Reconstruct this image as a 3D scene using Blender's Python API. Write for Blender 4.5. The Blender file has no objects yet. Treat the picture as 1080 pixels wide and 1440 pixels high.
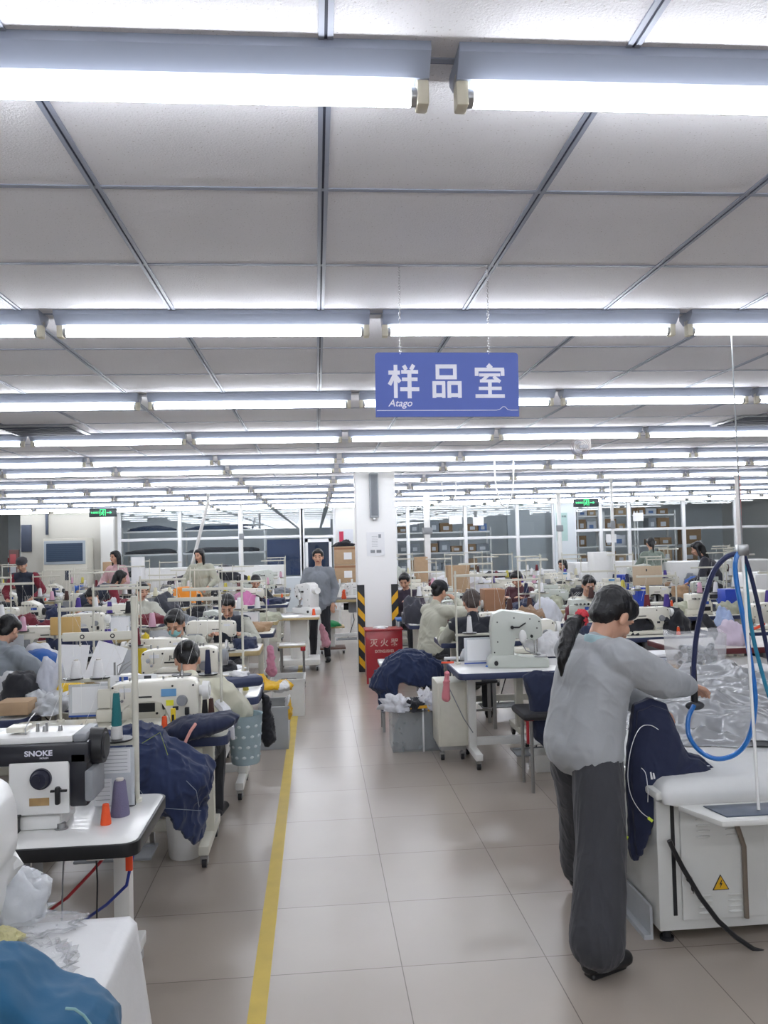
import bpy, bmesh, math, random
from mathutils import Vector as V, Matrix, Euler, noise
R = math.radians
SC = bpy.context.scene
COL = SC.collection
rnd = random.Random(7)

# ---------------------------------------------------------------- camera
CAMZ, FOC, YAW, PIT, ROL = 1.7436, 1140.3, .0842, .0356, -.0246
CM = Matrix.Rotation(-YAW, 3, 'Z') @ Matrix.Rotation(math.pi/2 + PIT, 3, 'X') @ Matrix.Rotation(ROL, 3, 'Z')
cd = bpy.data.cameras.new('camera'); cam = bpy.data.objects.new('camera', cd); COL.objects.link(cam)
cam.matrix_world = Matrix.Translation((0, 0, CAMZ)) @ CM.to_4x4()
cd.sensor_fit = 'VERTICAL'; cd.sensor_height = 36; cd.lens = 36*FOC/1440; cd.clip_start = .05; cd.clip_end = 80
SC.camera = cam
def ray(px, py): return CM @ V(((px-540)/FOC, (720-py)/FOC, -1))
def W(px, py, Y):
    d = ray(px, py); return V((0, 0, CAMZ)) + d*(Y/d.y)
def F(px, py, h=0):
    d = ray(px, py); return V((0, 0, CAMZ)) + d*((h-CAMZ)/d.z)
def X_(px, Y, py=760): return W(px, py, Y).x
def Z_(px, py, Y): return W(px, py, Y).z

# ---------------------------------------------------------------- materials
def hexc(c):
    if isinstance(c, str):
        c = [int(c[i:i+2], 16)/255 for i in (0, 2, 4)]
        c = [x/12.92 if x <= .04045 else ((x+.055)/1.055)**2.4 for x in c]
    return (*c[:3], 1)
MC = {}
def mat(name, c, rough=.55, metal=0, var=.06, scale=18, bump=0, bscale=60, sheen=0, coat=0, alpha=1, emit=0, trans=0):
    if name in MC: return MC[name]
    m = bpy.data.materials.new(name); m.use_nodes = True; nt = m.node_tree; b = nt.nodes['Principled BSDF']
    c = hexc(c)
    tc = nt.nodes.new('ShaderNodeTexCoord'); nz = nt.nodes.new('ShaderNodeTexNoise')
    nz.inputs['Scale'].default_value = scale; nz.inputs['Detail'].default_value = 3
    nt.links.new(tc.outputs['Object'], nz.inputs['Vector'])
    mx = nt.nodes.new('ShaderNodeMix'); mx.data_type = 'RGBA'
    mx.inputs[6].default_value = tuple(x*(1-var) for x in c[:3])+(1,); mx.inputs[7].default_value = tuple(min(1, x*(1+var)) for x in c[:3])+(1,)
    nt.links.new(nz.outputs['Fac'], mx.inputs[0]); nt.links.new(mx.outputs[2], b.inputs['Base Color'])
    b.inputs['Roughness'].default_value = rough; b.inputs['Metallic'].default_value = metal
    b.inputs['Coat Weight'].default_value = coat; b.inputs['Sheen Weight'].default_value = sheen
    b.inputs['Alpha'].default_value = alpha; b.inputs['Transmission Weight'].default_value = trans
    if bump:
        n2 = nt.nodes.new('ShaderNodeTexNoise'); n2.inputs['Scale'].default_value = bscale; n2.inputs['Detail'].default_value = 4
        nt.links.new(tc.outputs['Object'], n2.inputs['Vector'])
        bp = nt.nodes.new('ShaderNodeBump'); bp.inputs['Strength'].default_value = bump; bp.inputs['Distance'].default_value = .01
        nt.links.new(n2.outputs['Fac'], bp.inputs['Height']); nt.links.new(bp.outputs[0], b.inputs['Normal'])
    if emit:
        b.inputs['Emission Color'].default_value = c; b.inputs['Emission Strength'].default_value = emit
    MC[name] = m; return m
def fab(c): return mat('fabric_'+c, c, .85, bump=.15, bscale=25, sheen=.15, var=.1, scale=6)
def plas(c, r=.4): return mat('plastic_%s_%d' % (c, r*100), c, r, var=.03)
def thinfilm(name, c, a, r=.12):
    m = mat(name, c, r, alpha=a, bump=.5, bscale=22, coat=.6); return m
CREAM = mat('cream_enamel', 'e2dfd2', .3, coat=.3, var=.03, scale=5)
GREYG = mat('greygreen_enamel', 'c3c8c0', .32, coat=.3, var=.03, scale=5)
WHITE = mat('white_enamel', 'e8e8e6', .35, coat=.2, var=.03)
FRAME = mat('frame_paint', 'd3d1c4', .45, var=.07)
FRAMEW = mat('white_frame_paint', 'e2e2de', .4, var=.05)
STEEL = mat('steel', 'a9aaab', .3, metal=.9)
CHROME = mat('chrome', 'd8d8da', .12, metal=1)
BLACK = mat('black_plastic', '1a1b1e', .4)
DARK = mat('dark_rubber', '26262a', .6)
GREY = mat('grey_plastic', '8d9094', .45)
NAVYE = mat('navy_edge', '343d5c', .5, var=.08)
NAVY = fab('1e2742'); NAVY2 = fab('29344f'); BLKF = fab('22232a')
TOPW = mat('white_laminate', 'e6e6e4', .22, coat=.2, var=.02)
TOPC = mat('cream_laminate', 'dcd9cc', .3, var=.03)
WOODE = mat('plywood_edge', 'b9a77c', .6, var=.15, scale=40)
PAPER = mat('white_paper', 'e9eaec', .8, var=.03)
CARD = mat('cardboard', 'b79b7c', .8, var=.1)
CARD2 = mat('brown_cardboard', '9b7358', .8, var=.1)
ORANGE = plas('f0532a'); SKIN = mat('skin', 'c99b82', .5, var=.06, scale=30); SKIN2 = mat('pale_skin', 'd3a892', .5, var=.06, scale=30)
LIPS = mat('lips', '9c5a50', .5); BROW = mat('brows', '2a211f', .8)
HAIR = mat('black_hair', '0c0c11', .36, var=.3, scale=60, bump=.3, bscale=90)
HAIRB = mat('brown_hair', '40342f', .5, var=.25, scale=60, bump=.4, bscale=90)
FILM = thinfilm('clear_film', 'e6e8ec', .25); FILM2 = thinfilm('plastic_pouch', 'dfe3e8', .7)
SILV = mat('silver_wrap', 'a3a5a8', .22, metal=.12, var=.12, scale=5, coat=.6, bump=.25, bscale=9)
INK = mat('blue_ink', '2f52a5', .5); INKD = mat('dark_ink', '33363c', .6); LCD = mat('blue_display', '6fa3cf', .3)
def thread(c): return mat('thread_'+c, c, .7, bump=.3, bscale=250, var=.05)

# ---------------------------------------------------------------- mesh builder
class MB:
    def __init__(s): s.b = bmesh.new(); s.mats = []
    def _fin(s, vs, m, tr=None):
        if tr is not None: bmesh.ops.transform(s.b, matrix=tr, verts=vs)
        i = 0
        if m is not None:
            if m not in s.mats: s.mats.append(m)
            i = s.mats.index(m)
        for f in {f for v in vs for f in v.link_faces}: f.material_index = i
        return s
    def box(s, a, b, bev=0, m=None, tr=None, seg=2):
        r = bmesh.ops.create_cube(s.b, size=1); vs = r['verts']
        c = [(a[i]+b[i])/2 for i in range(3)]; d = [abs(b[i]-a[i]) or 1e-4 for i in range(3)]
        for v in vs: v.co = V((v.co.x*d[0]+c[0], v.co.y*d[1]+c[1], v.co.z*d[2]+c[2]))
        if bev:
            es = {e for v in vs for e in v.link_edges}
            r = bmesh.ops.bevel(s.b, geom=list(es), offset=min(bev, min(d)*.49), segments=seg, affect='EDGES', profile=.5)
            vs = list({v for f in r['faces'] for v in f.verts} | {v for v in vs if v.is_valid})
        return s._fin(vs, m, tr)
    def cyl(s, p, q, r0, r1=None, n=12, m=None, cap=True):
        p, q = V(p), V(q); d = q-p; r1 = r0 if r1 is None else r1
        r = bmesh.ops.create_cone(s.b, cap_ends=cap, segments=n, radius1=r0, radius2=max(r1, 1e-4), depth=d.length)
        T = Matrix.Translation((p+q)/2) @ V((0, 0, 1)).rotation_difference(d.normalized()).to_matrix().to_4x4()
        return s._fin(r['verts'], m, T)
    def ell(s, c, r, rot=None, m=None, sub=3):
        o = bmesh.ops.create_icosphere(s.b, subdivisions=sub, radius=1)
        T = Matrix.Translation(c) @ (rot.to_4x4() if rot is not None else Matrix()) @ Matrix.Diagonal((*((r,)*3 if isinstance(r, (int, float)) else r), 1))
        return s._fin(o['verts'], m, T)
    def cap(s, p, q, r0, r1):
        s.ell(p, r0, sub=2); s.ell(q, r1, sub=2); return s.cyl(p, q, r0, r1, 16)
    def lathe(s, prof, at=(0, 0, 0), n=20, m=None, tr=None):
        rings = []
        for r, z in prof: rings.append([s.b.verts.new((at[0]+r*math.cos(2*math.pi*k/n), at[1]+r*math.sin(2*math.pi*k/n), at[2]+z)) for k in range(n)])
        for a, b in zip(rings, rings[1:]):
            for k in range(n): s.b.faces.new((a[k], a[(k+1) % n], b[(k+1) % n], b[k]))
        if prof[0][0] > .0002: s.b.faces.new(rings[0][::-1])
        if prof[-1][0] > .0002: s.b.faces.new(rings[-1])
        return s._fin([v for r in rings for v in r], m, tr)
    def tube(s, pts, r, n=8, m=None):
        pts = [V(p) for p in pts]; rings = []; up = V((0, 0, 1))
        rr = r if isinstance(r, (list, tuple)) else [r]*len(pts)
        x = None
        for i, p in enumerate(pts):
            t = (pts[min(i+1, len(pts)-1)]-pts[max(i-1, 0)]).normalized()
            if x is None: x = t.orthogonal().normalized()
            else: x = (x-t*x.dot(t)).normalized()
            y = t.cross(x)
            rings.append([s.b.verts.new(p+(x*math.cos(2*math.pi*k/n)+y*math.sin(2*math.pi*k/n))*rr[i]) for k in range(n)])
        for a, b in zip(rings, rings[1:]):
            for k in range(n): s.b.faces.new((a[k], a[(k+1) % n], b[(k+1) % n], b[k]))
        s.b.faces.new(rings[0][::-1]); s.b.faces.new(rings[-1])
        return s._fin([v for q in rings for v in q], m)
    def prism(s, poly, z0, z1, m=None, tr=None, bev=0):
        a = [s.b.verts.new((x, y, z0)) for x, y in poly]; b = [s.b.verts.new((x, y, z1)) for x, y in poly]; n = len(poly)
        s.b.faces.new(a[::-1]); s.b.faces.new(b)
        for k in range(n): s.b.faces.new((a[k], a[(k+1) % n], b[(k+1) % n], b[k]))
        vs = a+b
        if bev:
            es = {e for v in vs for e in v.link_edges}
            r = bmesh.ops.bevel(s.b, geom=list(es), offset=bev, segments=2, affect='EDGES', profile=.5)
            vs = list({v for f in r['faces'] for v in f.verts} | {v for v in vs if v.is_valid})
        return s._fin(vs, m, tr)
    def mesh(s, name='m', sharp=38):
        bmesh.ops.recalc_face_normals(s.b, faces=s.b.faces)
        me = bpy.data.meshes.new(name); s.b.to_mesh(me); s.b.free()
        for p in me.polygons: p.use_smooth = True
        me.set_sharp_from_angle(angle=R(sharp))
        for m in s.mats: me.materials.append(m)
        return me
    def obj(s, name, m=None, parent=None, sharp=38, loc=None, rz=None):
        me = s.mesh(name, sharp)
        if not s.mats and m is not None: me.materials.append(m)
        o = bpy.data.objects.new(name, me); COL.objects.link(o); o.parent = parent
        if loc is not None: o.location = loc
        if rz is not None: o.rotation_euler.z = rz
        return o
LABELS = {}
def tag(o, label, cat, group=None, kind=None):
    if label: o['label'] = label
    if cat: o['category'] = cat
    if group: o['group'] = group
    if kind: o['kind'] = kind
    if label in LABELS and not group: print('DUPLABEL', label)
    if label and not 4 <= len(label.split()) <= 16: print('LABELLEN', len(label.split()), label)
    LABELS[label] = 1
    return o
def thing(name, label, cat, loc=(0, 0, 0), rz=0, group=None):
    o = bpy.data.objects.new(name, None); COL.objects.link(o); o.empty_display_size = .1
    o.location = loc; o.rotation_euler = (0, 0, rz); return tag(o, label, cat, group)
KIDS = {}
def kids(o):
    return [c for c in bpy.data.objects if c.parent == o]
def dup(src, loc, rz=0, label=None, cat=None, group=None, kc=None):
    """copy a thing with its parts and sub-parts, sharing mesh data"""
    c = src.copy(); COL.objects.link(c); c.location = loc; c.rotation_euler = (0, 0, rz)
    for k in KIDS.setdefault(src.name, kids(src)):
        d = k.copy(); COL.objects.link(d); d.parent = c
        for g in KIDS.setdefault(k.name, kids(k)):
            e = g.copy(); COL.objects.link(e); e.parent = d
    return tag(c, label, cat or src.get('category'), group or src.get('group'))
def struct(name, mb, m=None, parent=None, label=None, **k):
    o = mb.obj(name, m, parent, **k)
    if parent is None:
        o['kind'] = 'structure'
        if label: o['label'] = label
    return o
def textobj(name, body, size, m, parent=None, offset=0, ext=.0008, align='CENTER', shear=0, bold=0):
    cu = bpy.data.curves.new('t', 'FONT'); cu.body = body; cu.size = size; cu.align_x = align; cu.align_y = 'CENTER'
    cu.offset = offset; cu.extrude = ext; cu.shear = shear
    t = bpy.data.objects.new('t', cu); COL.objects.link(t)
    dg = bpy.context.evaluated_depsgraph_get(); me = bpy.data.meshes.new_from_object(t.evaluated_get(dg))
    bpy.data.objects.remove(t); me.materials.clear(); me.materials.append(m)
    o = bpy.data.objects.new(name, me); COL.objects.link(o); o.parent = parent
    o.rotation_euler = (R(90), 0, 0)      # upright, read from -Y
    return o
def blob(mb, name, m, parent=None, voxel=.01, smooth=6, amp=0, freq=8, aniso=(1, 1, 1), paint=None, tag_=None, loc=None):
    """fuse overlapping closed shapes into one organic skin"""
    me = mb.mesh('tmp'); t = bpy.data.objects.new('tmp', me); COL.objects.link(t)
    a = t.modifiers.new('r', 'REMESH'); a.mode = 'VOXEL'; a.voxel_size = voxel; a.use_smooth_shade = True
    if smooth:
        b = t.modifiers.new('s', 'SMOOTH'); b.iterations = smooth; b.factor = .5
    dg = bpy.context.evaluated_depsgraph_get(); out = bpy.data.meshes.new_from_object(t.evaluated_get(dg))
    bpy.data.objects.remove(t)
    if amp:
        ns = [v.normal.copy() for v in out.vertices]
        for v, n in zip(out.vertices, ns):
            q = V((v.co.x*aniso[0], v.co.y*aniso[1], v.co.z*aniso[2]))*freq
            q += noise.noise_vector(q*.45)*.9
            a, c = noise.noise(q), noise.noise(q*2.1+V((7, 3, 1)))
            v.co += n*amp*((max(0, 1-abs(a)*3.2))**1.6*1.15+(max(0, 1-abs(c)*3.2))**1.5*.55-.75+.5*noise.noise(q*.5))
    out.materials.clear()
    for mm in (m if isinstance(m, (list, tuple)) else [m]): out.materials.append(mm)
    if paint:
        for f in out.polygons:
            for c, r, i in paint:
                d = f.center-V(c)
                if (d.x/r[0])**2+(d.y/r[1])**2+(d.z/r[2])**2 < 1: f.material_index = i
    for p in out.polygons: p.use_smooth = True
    o = bpy.data.objects.new(name, out); COL.objects.link(o); o.parent = parent
    if loc is not None: o.location = loc
    return o
def pxblob(name, label, cat, poly, Y, depth, m, voxel=.008, smooth=14, amp=.01, freq=7, aniso=(1.4, 1, .7), layers=None, parent=None, paint=None):
    """cloth mass whose outline was traced, built at its distance with real thickness"""
    P = [W(x, y, Y) for x, y in poly]; c = sum(P, V())/len(P); f = MB()
    for s, d in [(1-.085*i, .22+.78*math.sqrt(1-(1-.085*i)**2)) for i in range(9)]:
        f.prism([(c.x+(p.x-c.x)*s, c.z+(p.z-c.z)*s) for p in P], -d*depth/2, d*depth/2, tr=Matrix.Translation((0, Y, 0)) @ Matrix.Rotation(R(90), 4, 'X'))
    bmesh.ops.triangulate(f.b, faces=f.b.faces)
    o = blob(f, name, m, parent, voxel, smooth, amp, freq, aniso, paint)
    return tag(o, label, cat) if label else o
def heap_mesh(rx, ry, h, seed=0, amp=.35, sub=4, sharp=False, freq=1.0):
    """crumpled dome of cloth or film, flat underneath"""
    b = bmesh.new(); bmesh.ops.create_icosphere(b, subdivisions=sub, radius=1)
    off = V((seed*3.7, seed*1.3, seed*2.1))
    for v in b.verts:
        p = v.co.copy(); q = p*1.5*freq+off
        n1 = noise.noise(q); n2 = 1-2*abs(noise.noise(q*2.1+off)); n3 = 1-2*abs(noise.noise(q*4.7))
        qw = q+noise.noise_vector(q*.6)*.8
        r1 = max(0, 1-abs(noise.noise(qw*1.6))*3)**1.5; r2 = max(0, 1-abs(noise.noise(qw*3.4+off))*3)**1.4
        if sharp: k = 1+amp*(.45*n1+.55*r1+.4*r2-.35)
        else: k = 1+amp*(.7*n1+.24*r1+.14*r2-.1)
        z = p.z
        z = (abs(z)**.75)*(1 if z > 0 else -.02)
        rad = 1+.35*max(0, .35-p.z)*noise.noise(q*1.7+V((9, 0, 0)))*2
        v.co = V((p.x*rx*k*rad, p.y*ry*k*rad, max(-.004, z*h*k)))
    me = bpy.data.meshes.new('heap'); b.to_mesh(me); b.free()
    for p in me.polygons: p.use_smooth = True
    return me
def heap(name, label, cat, at, rx, ry, h, m, seed=0, amp=.35, rz=0, group=None, sharp=False, sub=4, parent=None, freq=1.0):
    me = heap_mesh(rx, ry, h, seed, amp, sub, sharp, freq); me.materials.append(m)
    o = bpy.data.objects.new(name, me); COL.objects.link(o); o.location = at; o.rotation_euler.z = rz; o.parent = parent
    return tag(o, label, cat, group) if label else o
def sheet(name, label, cat, fn, nu, nv, m, th=.004, parent=None, group=None):
    """cloth surface point = fn(u,v), given a real thickness"""
    b = bmesh.new(); g = [[b.verts.new(fn(i/nu, j/nv)) for j in range(nv+1)] for i in range(nu+1)]
    for i in range(nu):
        for j in range(nv): b.faces.new((g[i][j], g[i+1][j], g[i+1][j+1], g[i][j+1]))
    bmesh.ops.recalc_face_normals(b, faces=b.faces)
    bmesh.ops.solidify(b, geom=list(b.faces), thickness=th)
    me = bpy.data.meshes.new(name); b.to_mesh(me); b.free(); me.materials.append(m)
    for p in me.polygons: p.use_smooth = True
    o = bpy.data.objects.new(name, me); COL.objects.link(o); o.parent = parent
    return tag(o, label, cat, group) if label else o
ORD = ['nearest', 'second', 'third', 'fourth', 'fifth', 'sixth', 'seventh', 'eighth', 'ninth', 'tenth', 'eleventh', 'twelfth', 'thirteenth', 'fourteenth', 'farthest']
# ================================================================ room
CZ = CAMZ+.9564
YW = 20.9
XL, XR, YB, YF = -9.5, 13.5, -7.6, 26.0
# floor: glazed 0.6 m tiles
def tilemat(name, c1, c2, mort, ox, oy, msize, rough, coat):
    m = bpy.data.materials.new(name); m.use_nodes = True; nt = m.node_tree; b = nt.nodes['Principled BSDF']
    tc = nt.nodes.new('ShaderNodeTexCoord'); mp = nt.nodes.new('ShaderNodeMapping'); br = nt.nodes.new('ShaderNodeTexBrick')
    mp.inputs['Location'].default_value = (-ox+60, -oy+60, 0)
    br.offset = 0; br.squash = 1; br.inputs['Scale'].default_value = 1; br.inputs['Brick Width'].default_value = .6
    br.inputs['Row Height'].default_value = .6; br.inputs['Mortar Size'].default_value = msize; br.inputs['Mortar Smooth'].default_value = .1
    br.inputs['Color1'].default_value = hexc(c1); br.inputs['Color2'].default_value = hexc(c2); br.inputs['Mortar'].default_value = hexc(mort)
    nz = nt.nodes.new('ShaderNodeTexNoise'); nz.inputs['Scale'].default_value = 2.2; nz.inputs['Detail'].default_value = 5
    mx = nt.nodes.new('ShaderNodeMix'); mx.data_type = 'RGBA'; mx.blend_type = 'MULTIPLY'; mx.inputs[0].default_value = 1
    rp = nt.nodes.new('ShaderNodeValToRGB'); rp.color_ramp.elements[0].color = (.86, .85, .84, 1); rp.color_ramp.elements[1].color = (1, 1, 1, 1)
    L = nt.links.new
    L(tc.outputs['Object'], mp.inputs[0]); L(mp.outputs[0], br.inputs['Vector']); L(tc.outputs['Object'], nz.inputs['Vector']); L(nz.outputs['Fac'], rp.inputs[0])
    L(br.outputs['Color'], mx.inputs[6]); L(rp.outputs[0], mx.inputs[7]); L(mx.outputs[2], b.inputs['Base Color'])
    b.inputs['Roughness'].default_value = rough; b.inputs['Coat Weight'].default_value = coat; b.inputs['Coat Roughness'].default_value = .2
    return m
FLOORM = tilemat('glazed_floor_tiles', 'a79d92', 'ada398', '6d645c', -.2872, 3.371, .0022, .32, .6)
struct('floor', MB().box((XL, YB, -.1), (XR, YF, 0)), FLOORM, label='glossy beige tiled floor of the workshop')
# yellow aisle line, thin painted tape
struct('trim_1', MB().box((-.29, YB+.1, -.002), (-.222, 14, .0012)), mat('yellow_floor_tape', 'cdb24c', .5, var=.15, scale=9), label='yellow tape line along the left side of the aisle')
def ceilmat():
    m = mat('ceiling_tile', 'dedde1', .9, var=.04, scale=3, bump=.25, bscale=170); nt = m.node_tree
    b = nt.nodes['Principled BSDF']; src = b.inputs['Base Color'].links[0].from_socket
    vo = nt.nodes.new('ShaderNodeTexNoise'); vo.inputs['Scale'].default_value = 160; vo.inputs['Detail'].default_value = 1
    rp = nt.nodes.new('ShaderNodeValToRGB'); rp.color_ramp.elements[0].position = .27; rp.color_ramp.elements[1].position = .33
    rp.color_ramp.elements[0].color = (.72, .7, .68, 1); rp.color_ramp.elements[1].color = (1, 1, 1, 1)
    tc = nt.nodes.new('ShaderNodeTexCoord'); mx = nt.nodes.new('ShaderNodeMix'); mx.data_type = 'RGBA'; mx.blend_type = 'MULTIPLY'; mx.inputs[0].default_value = 1
    L = nt.links.new; L(tc.outputs['Object'], vo.inputs[0]); L(vo.outputs['Fac'], rp.inputs[0]); L(src, mx.inputs[6]); L(rp.outputs[0], mx.inputs[7]); L(mx.outputs[2], b.inputs['Base Color'])
    return m
CZ2 = CZ+.55
ceil = struct('ceiling', MB().box((XL, YB, CZ), (XR, YW+.1, CZ+.1)), ceilmat(), label='suspended ceiling of pale tiles in a grey metal grid')
struct('ceiling', MB().box((XL, YW+.1, CZ2), (XR, YF, CZ2+.1)), mat('plain_ceiling', '9a9c9f', .9), label='higher plain ceiling of the rooms behind the glass')
struct('wall_header', MB().box((XL, YW, CZ+.1), (XR, YW+.1, CZ2)), mat('header_paint', '9a9c9f', .9), label='header above the glazing')
TBAR = mat('ceiling_grid_metal', '8d93a3', .5, var=.05); SLOT = mat('grid_slot', '3c4150', .8)
g = MB(); x = .0385-.6*15
while x < XR:
    if x > XL:
        g.box((x-.014, YB, CZ-.004), (x-.003, YW, CZ+.002), m=TBAR).box((x+.003, YB, CZ-.004), (x+.014, YW, CZ+.002), m=TBAR)
        g.box((x-.003, YB, CZ-.0015), (x+.003, YW, CZ+.002), m=SLOT)
    x += .6
y = 2.1685-.6*7
while y < YW:
    g.box((XL, y-.008, CZ-.003), (XR, y+.008, CZ+.002), m=TBAR); g.box((XL, y+.008, CZ-.002), (XR, y+.011, CZ+.002), m=SLOT)
    y += .6
g.obj('grid', None, ceil)
WALLM = mat('wall_paint', 'd6d6d2', .8, var=.02, scale=2); WALLB = mat('bluish_wall_paint', 'd3dade', .8, var=.03, scale=2)
struct('wall_left', MB().box((XL-.1, YB, 0), (XL, YF, CZ2)), WALLM, label='plain painted left side wall')
struct('wall_right', MB().box((XR, YB, 0), (XR+.1, YF, CZ2)), WALLM, label='plain painted right side wall')
struct('wall_behind', MB().box((XL-.1, YB-.1, 0), (XR+.1, YB, CZ)), WALLM, label='plain wall behind the viewer')
struct('wall_far', MB().box((XL, YF, 0), (XR, YF+.1, CZ2)), WALLB, label='pale back wall of the rooms behind the glass')

# ---------------------------------------------------------------- fluorescent battens
TUBE = bpy.data.materials.new('fluorescent_tube'); TUBE.use_nodes = True
_b = TUBE.node_tree.nodes['Principled BSDF']; _b.inputs['Base Color'].default_value = (.9, .9, .9, 1)
_b.inputs['Emission Color'].default_value = (.93, .955, 1, 1); _b.inputs['Emission Strength'].default_value = 11
HOUS = mat('batten_housing', '929aab', .4, var=.03); LHOLD = mat('lamp_holder', 'd9d3bf', .5)
def make_light():
    t = thing('ceiling_light', None, 'ceiling light')
    L = 1.27
    h = MB().prism([(-.062, 0), (.062, 0), (.062, -.018), (.026, -.052), (-.026, -.052), (-.062, -.018)], -L/2, L/2,
                   tr=Matrix.Rotation(R(90), 4, 'Y') @ Matrix.Rotation(R(90), 4, 'Z'))
    h.obj('housing', HOUS, t)
    for s in (-1, 1):
        MB().box((s*(L/2-.012)-.012, -.02, -.1), (s*(L/2-.012)+.012, .02, -.03), .004).obj('lamp_holder', LHOLD, t)
    MB().cyl((-.6, 0, -.078), (.6, 0, -.078), .0175, n=12).obj('tube', TUBE, t)
    for s in (-1, 1): MB().cyl((s*.6, 0, -.078), (s*.618, 0, -.078), .0185, n=12).obj('end_cap', STEEL, t)
    return t
ROWS = [-5.63, -3.83, -2.03, -.23, 1.57, 3.37, 5.17, 6.97, 8.77, 9.97, 11.77, 13.57, 15.37, 17.17, 18.97, 20.17]
L0 = None
for k, y in enumerate(ROWS):
    xs = []
    m = -8
    while m < 11:
        cx = .268+1.325*(m+.5)
        lo, hi = (-.40*y-.9, .60*y+.9) if y > 1.8 else (-4.1, 5.6)
        if lo < cx < hi and XL+.7 < cx < XR-.7: xs.append((m, cx))
        m += 1
    for m, cx in xs:
        side = 'left' if m < 0 else 'right'; n = -m-1 if m < 0 else m
        rw = ['fourth row behind the viewer', 'third row behind the viewer', 'second row behind the viewer', 'row behind the viewer'][k] if k < 4 else ORD[k-4]+' row' if k < 15 else 'farthest row'
        nn = ['first', 'second', 'third', 'fourth', 'fifth', 'sixth', 'seventh', 'eighth', 'ninth', 'tenth'][n]
        lab = 'white fluorescent light in the %s, %s %s of the aisle' % (rw, nn, side)
        if L0 is None:
            L0 = make_light(); L0.location = (cx, y, CZ); tag(L0, lab, 'ceiling light', 'fluorescent ceiling lights in rows')
        else: dup(L0, (cx, y, CZ), 0, lab)
# lamps added, mostly out of view, to brighten the rooms behind the glass
for k, (cx, y) in enumerate([(-5.6, 22.6), (-3.6, 22.6), (-1.6, 22.6), (2.6, 22.4), (4.6, 22.4), (7, 22.4), (9, 22.4), (11, 22.4), (-4.6, 24.6), (-2.4, 24.6), (5.2, 24.6), (8, 24.6)]):
    dup(L0, (cx, y, CZ2), 0, ['first', 'second', 'third', 'fourth', 'fifth', 'sixth', 'seventh', 'eighth', 'rear first', 'rear second', 'rear third', 'rear fourth'][k] + ' added fluorescent fill light from the left inside the glazed back rooms')

dup(L0, (-8.75, 22.9, CZ2), 0, 'added fluorescent fill light in the corridor at the far left corner')  # extra lamp put in to lift the otherwise dark corridor
# ---------------------------------------------------------------- end wall: glazing, masonry, pillar
FR = mat('window_frame', 'e6e8ea', .4, var=.02)
def glassmat():
    m = bpy.data.materials.new('window_glass'); m.use_nodes = True; nt = m.node_tree; nt.nodes.clear()
    o = nt.nodes.new('ShaderNodeOutputMaterial'); mx = nt.nodes.new('ShaderNodeMixShader'); tr = nt.nodes.new('ShaderNodeBsdfTransparent')
    gl = nt.nodes.new('ShaderNodeBsdfGlossy'); gl.inputs['Roughness'].default_value = .0; tr.inputs[0].default_value = (.93, .95, .96, 1)
    lw = nt.nodes.new('ShaderNodeLayerWeight'); lw.inputs[0].default_value = .5
    pw = nt.nodes.new('ShaderNodeMath'); pw.operation = 'POWER'; pw.inputs[1].default_value = 4
    fr = nt.nodes.new('ShaderNodeMath'); fr.operation = 'MULTIPLY_ADD'; fr.inputs[1].default_value = .85; fr.inputs[2].default_value = .03
    nt.links.new(lw.outputs['Facing'], pw.inputs[0]); nt.links.new(pw.outputs[0], fr.inputs[0])
    tc = nt.nodes.new('ShaderNodeTexCoord'); nz = nt.nodes.new('ShaderNodeTexNoise'); nz.inputs['Scale'].default_value = .8
    bp = nt.nodes.new('ShaderNodeBump'); bp.inputs['Strength'].default_value = .05; bp.inputs['Distance'].default_value = .02
    L = nt.links.new; L(tc.outputs['Object'], nz.inputs[0]); L(nz.outputs['Fac'], bp.inputs['Height']); pass
    L(fr.outputs[0], mx.inputs[0]); L(tr.outputs[0], mx.inputs[1]); L(gl.outputs[0], mx.inputs[2]); L(mx.outputs[0], o.inputs[0]); return m
GLASS = glassmat()
WIN = [0]
def window(x0, x1, z0, z1, vs, hs, Y=YW, door=None, label=''):
    """frame + panes; vs = inner mullion x list, hs = transom z list"""
    WIN[0] += 1
    t = bpy.data.objects.new('window_%d' % WIN[0], None); COL.objects.link(t); t.location = (0, Y, 0); t['kind'] = 'structure'; t['label'] = label
    f = MB()
    for x in [x0]+vs+[x1]: f.box((x-.045, -.04, z0), (x+.045, .04, z1), .006)
    for z in [z0]+hs+[z1]: f.box((x0, -.035, z-.035), (x1, .035, z+.035), .006)
    f.obj('window_frame', FR, t)
    xs = [x0]+vs+[x1]; zs = [z0]+hs+[z1]
    for a, b in zip(xs, xs[1:]):
        for c, d in zip(zs, zs[1:]):
            MB().box((a+.04, -.004, c+.03), (b-.04, .004, d-.03)).obj('pane', GLASS, t)
    return t
def xw(px): return X_(px, YW)
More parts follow.
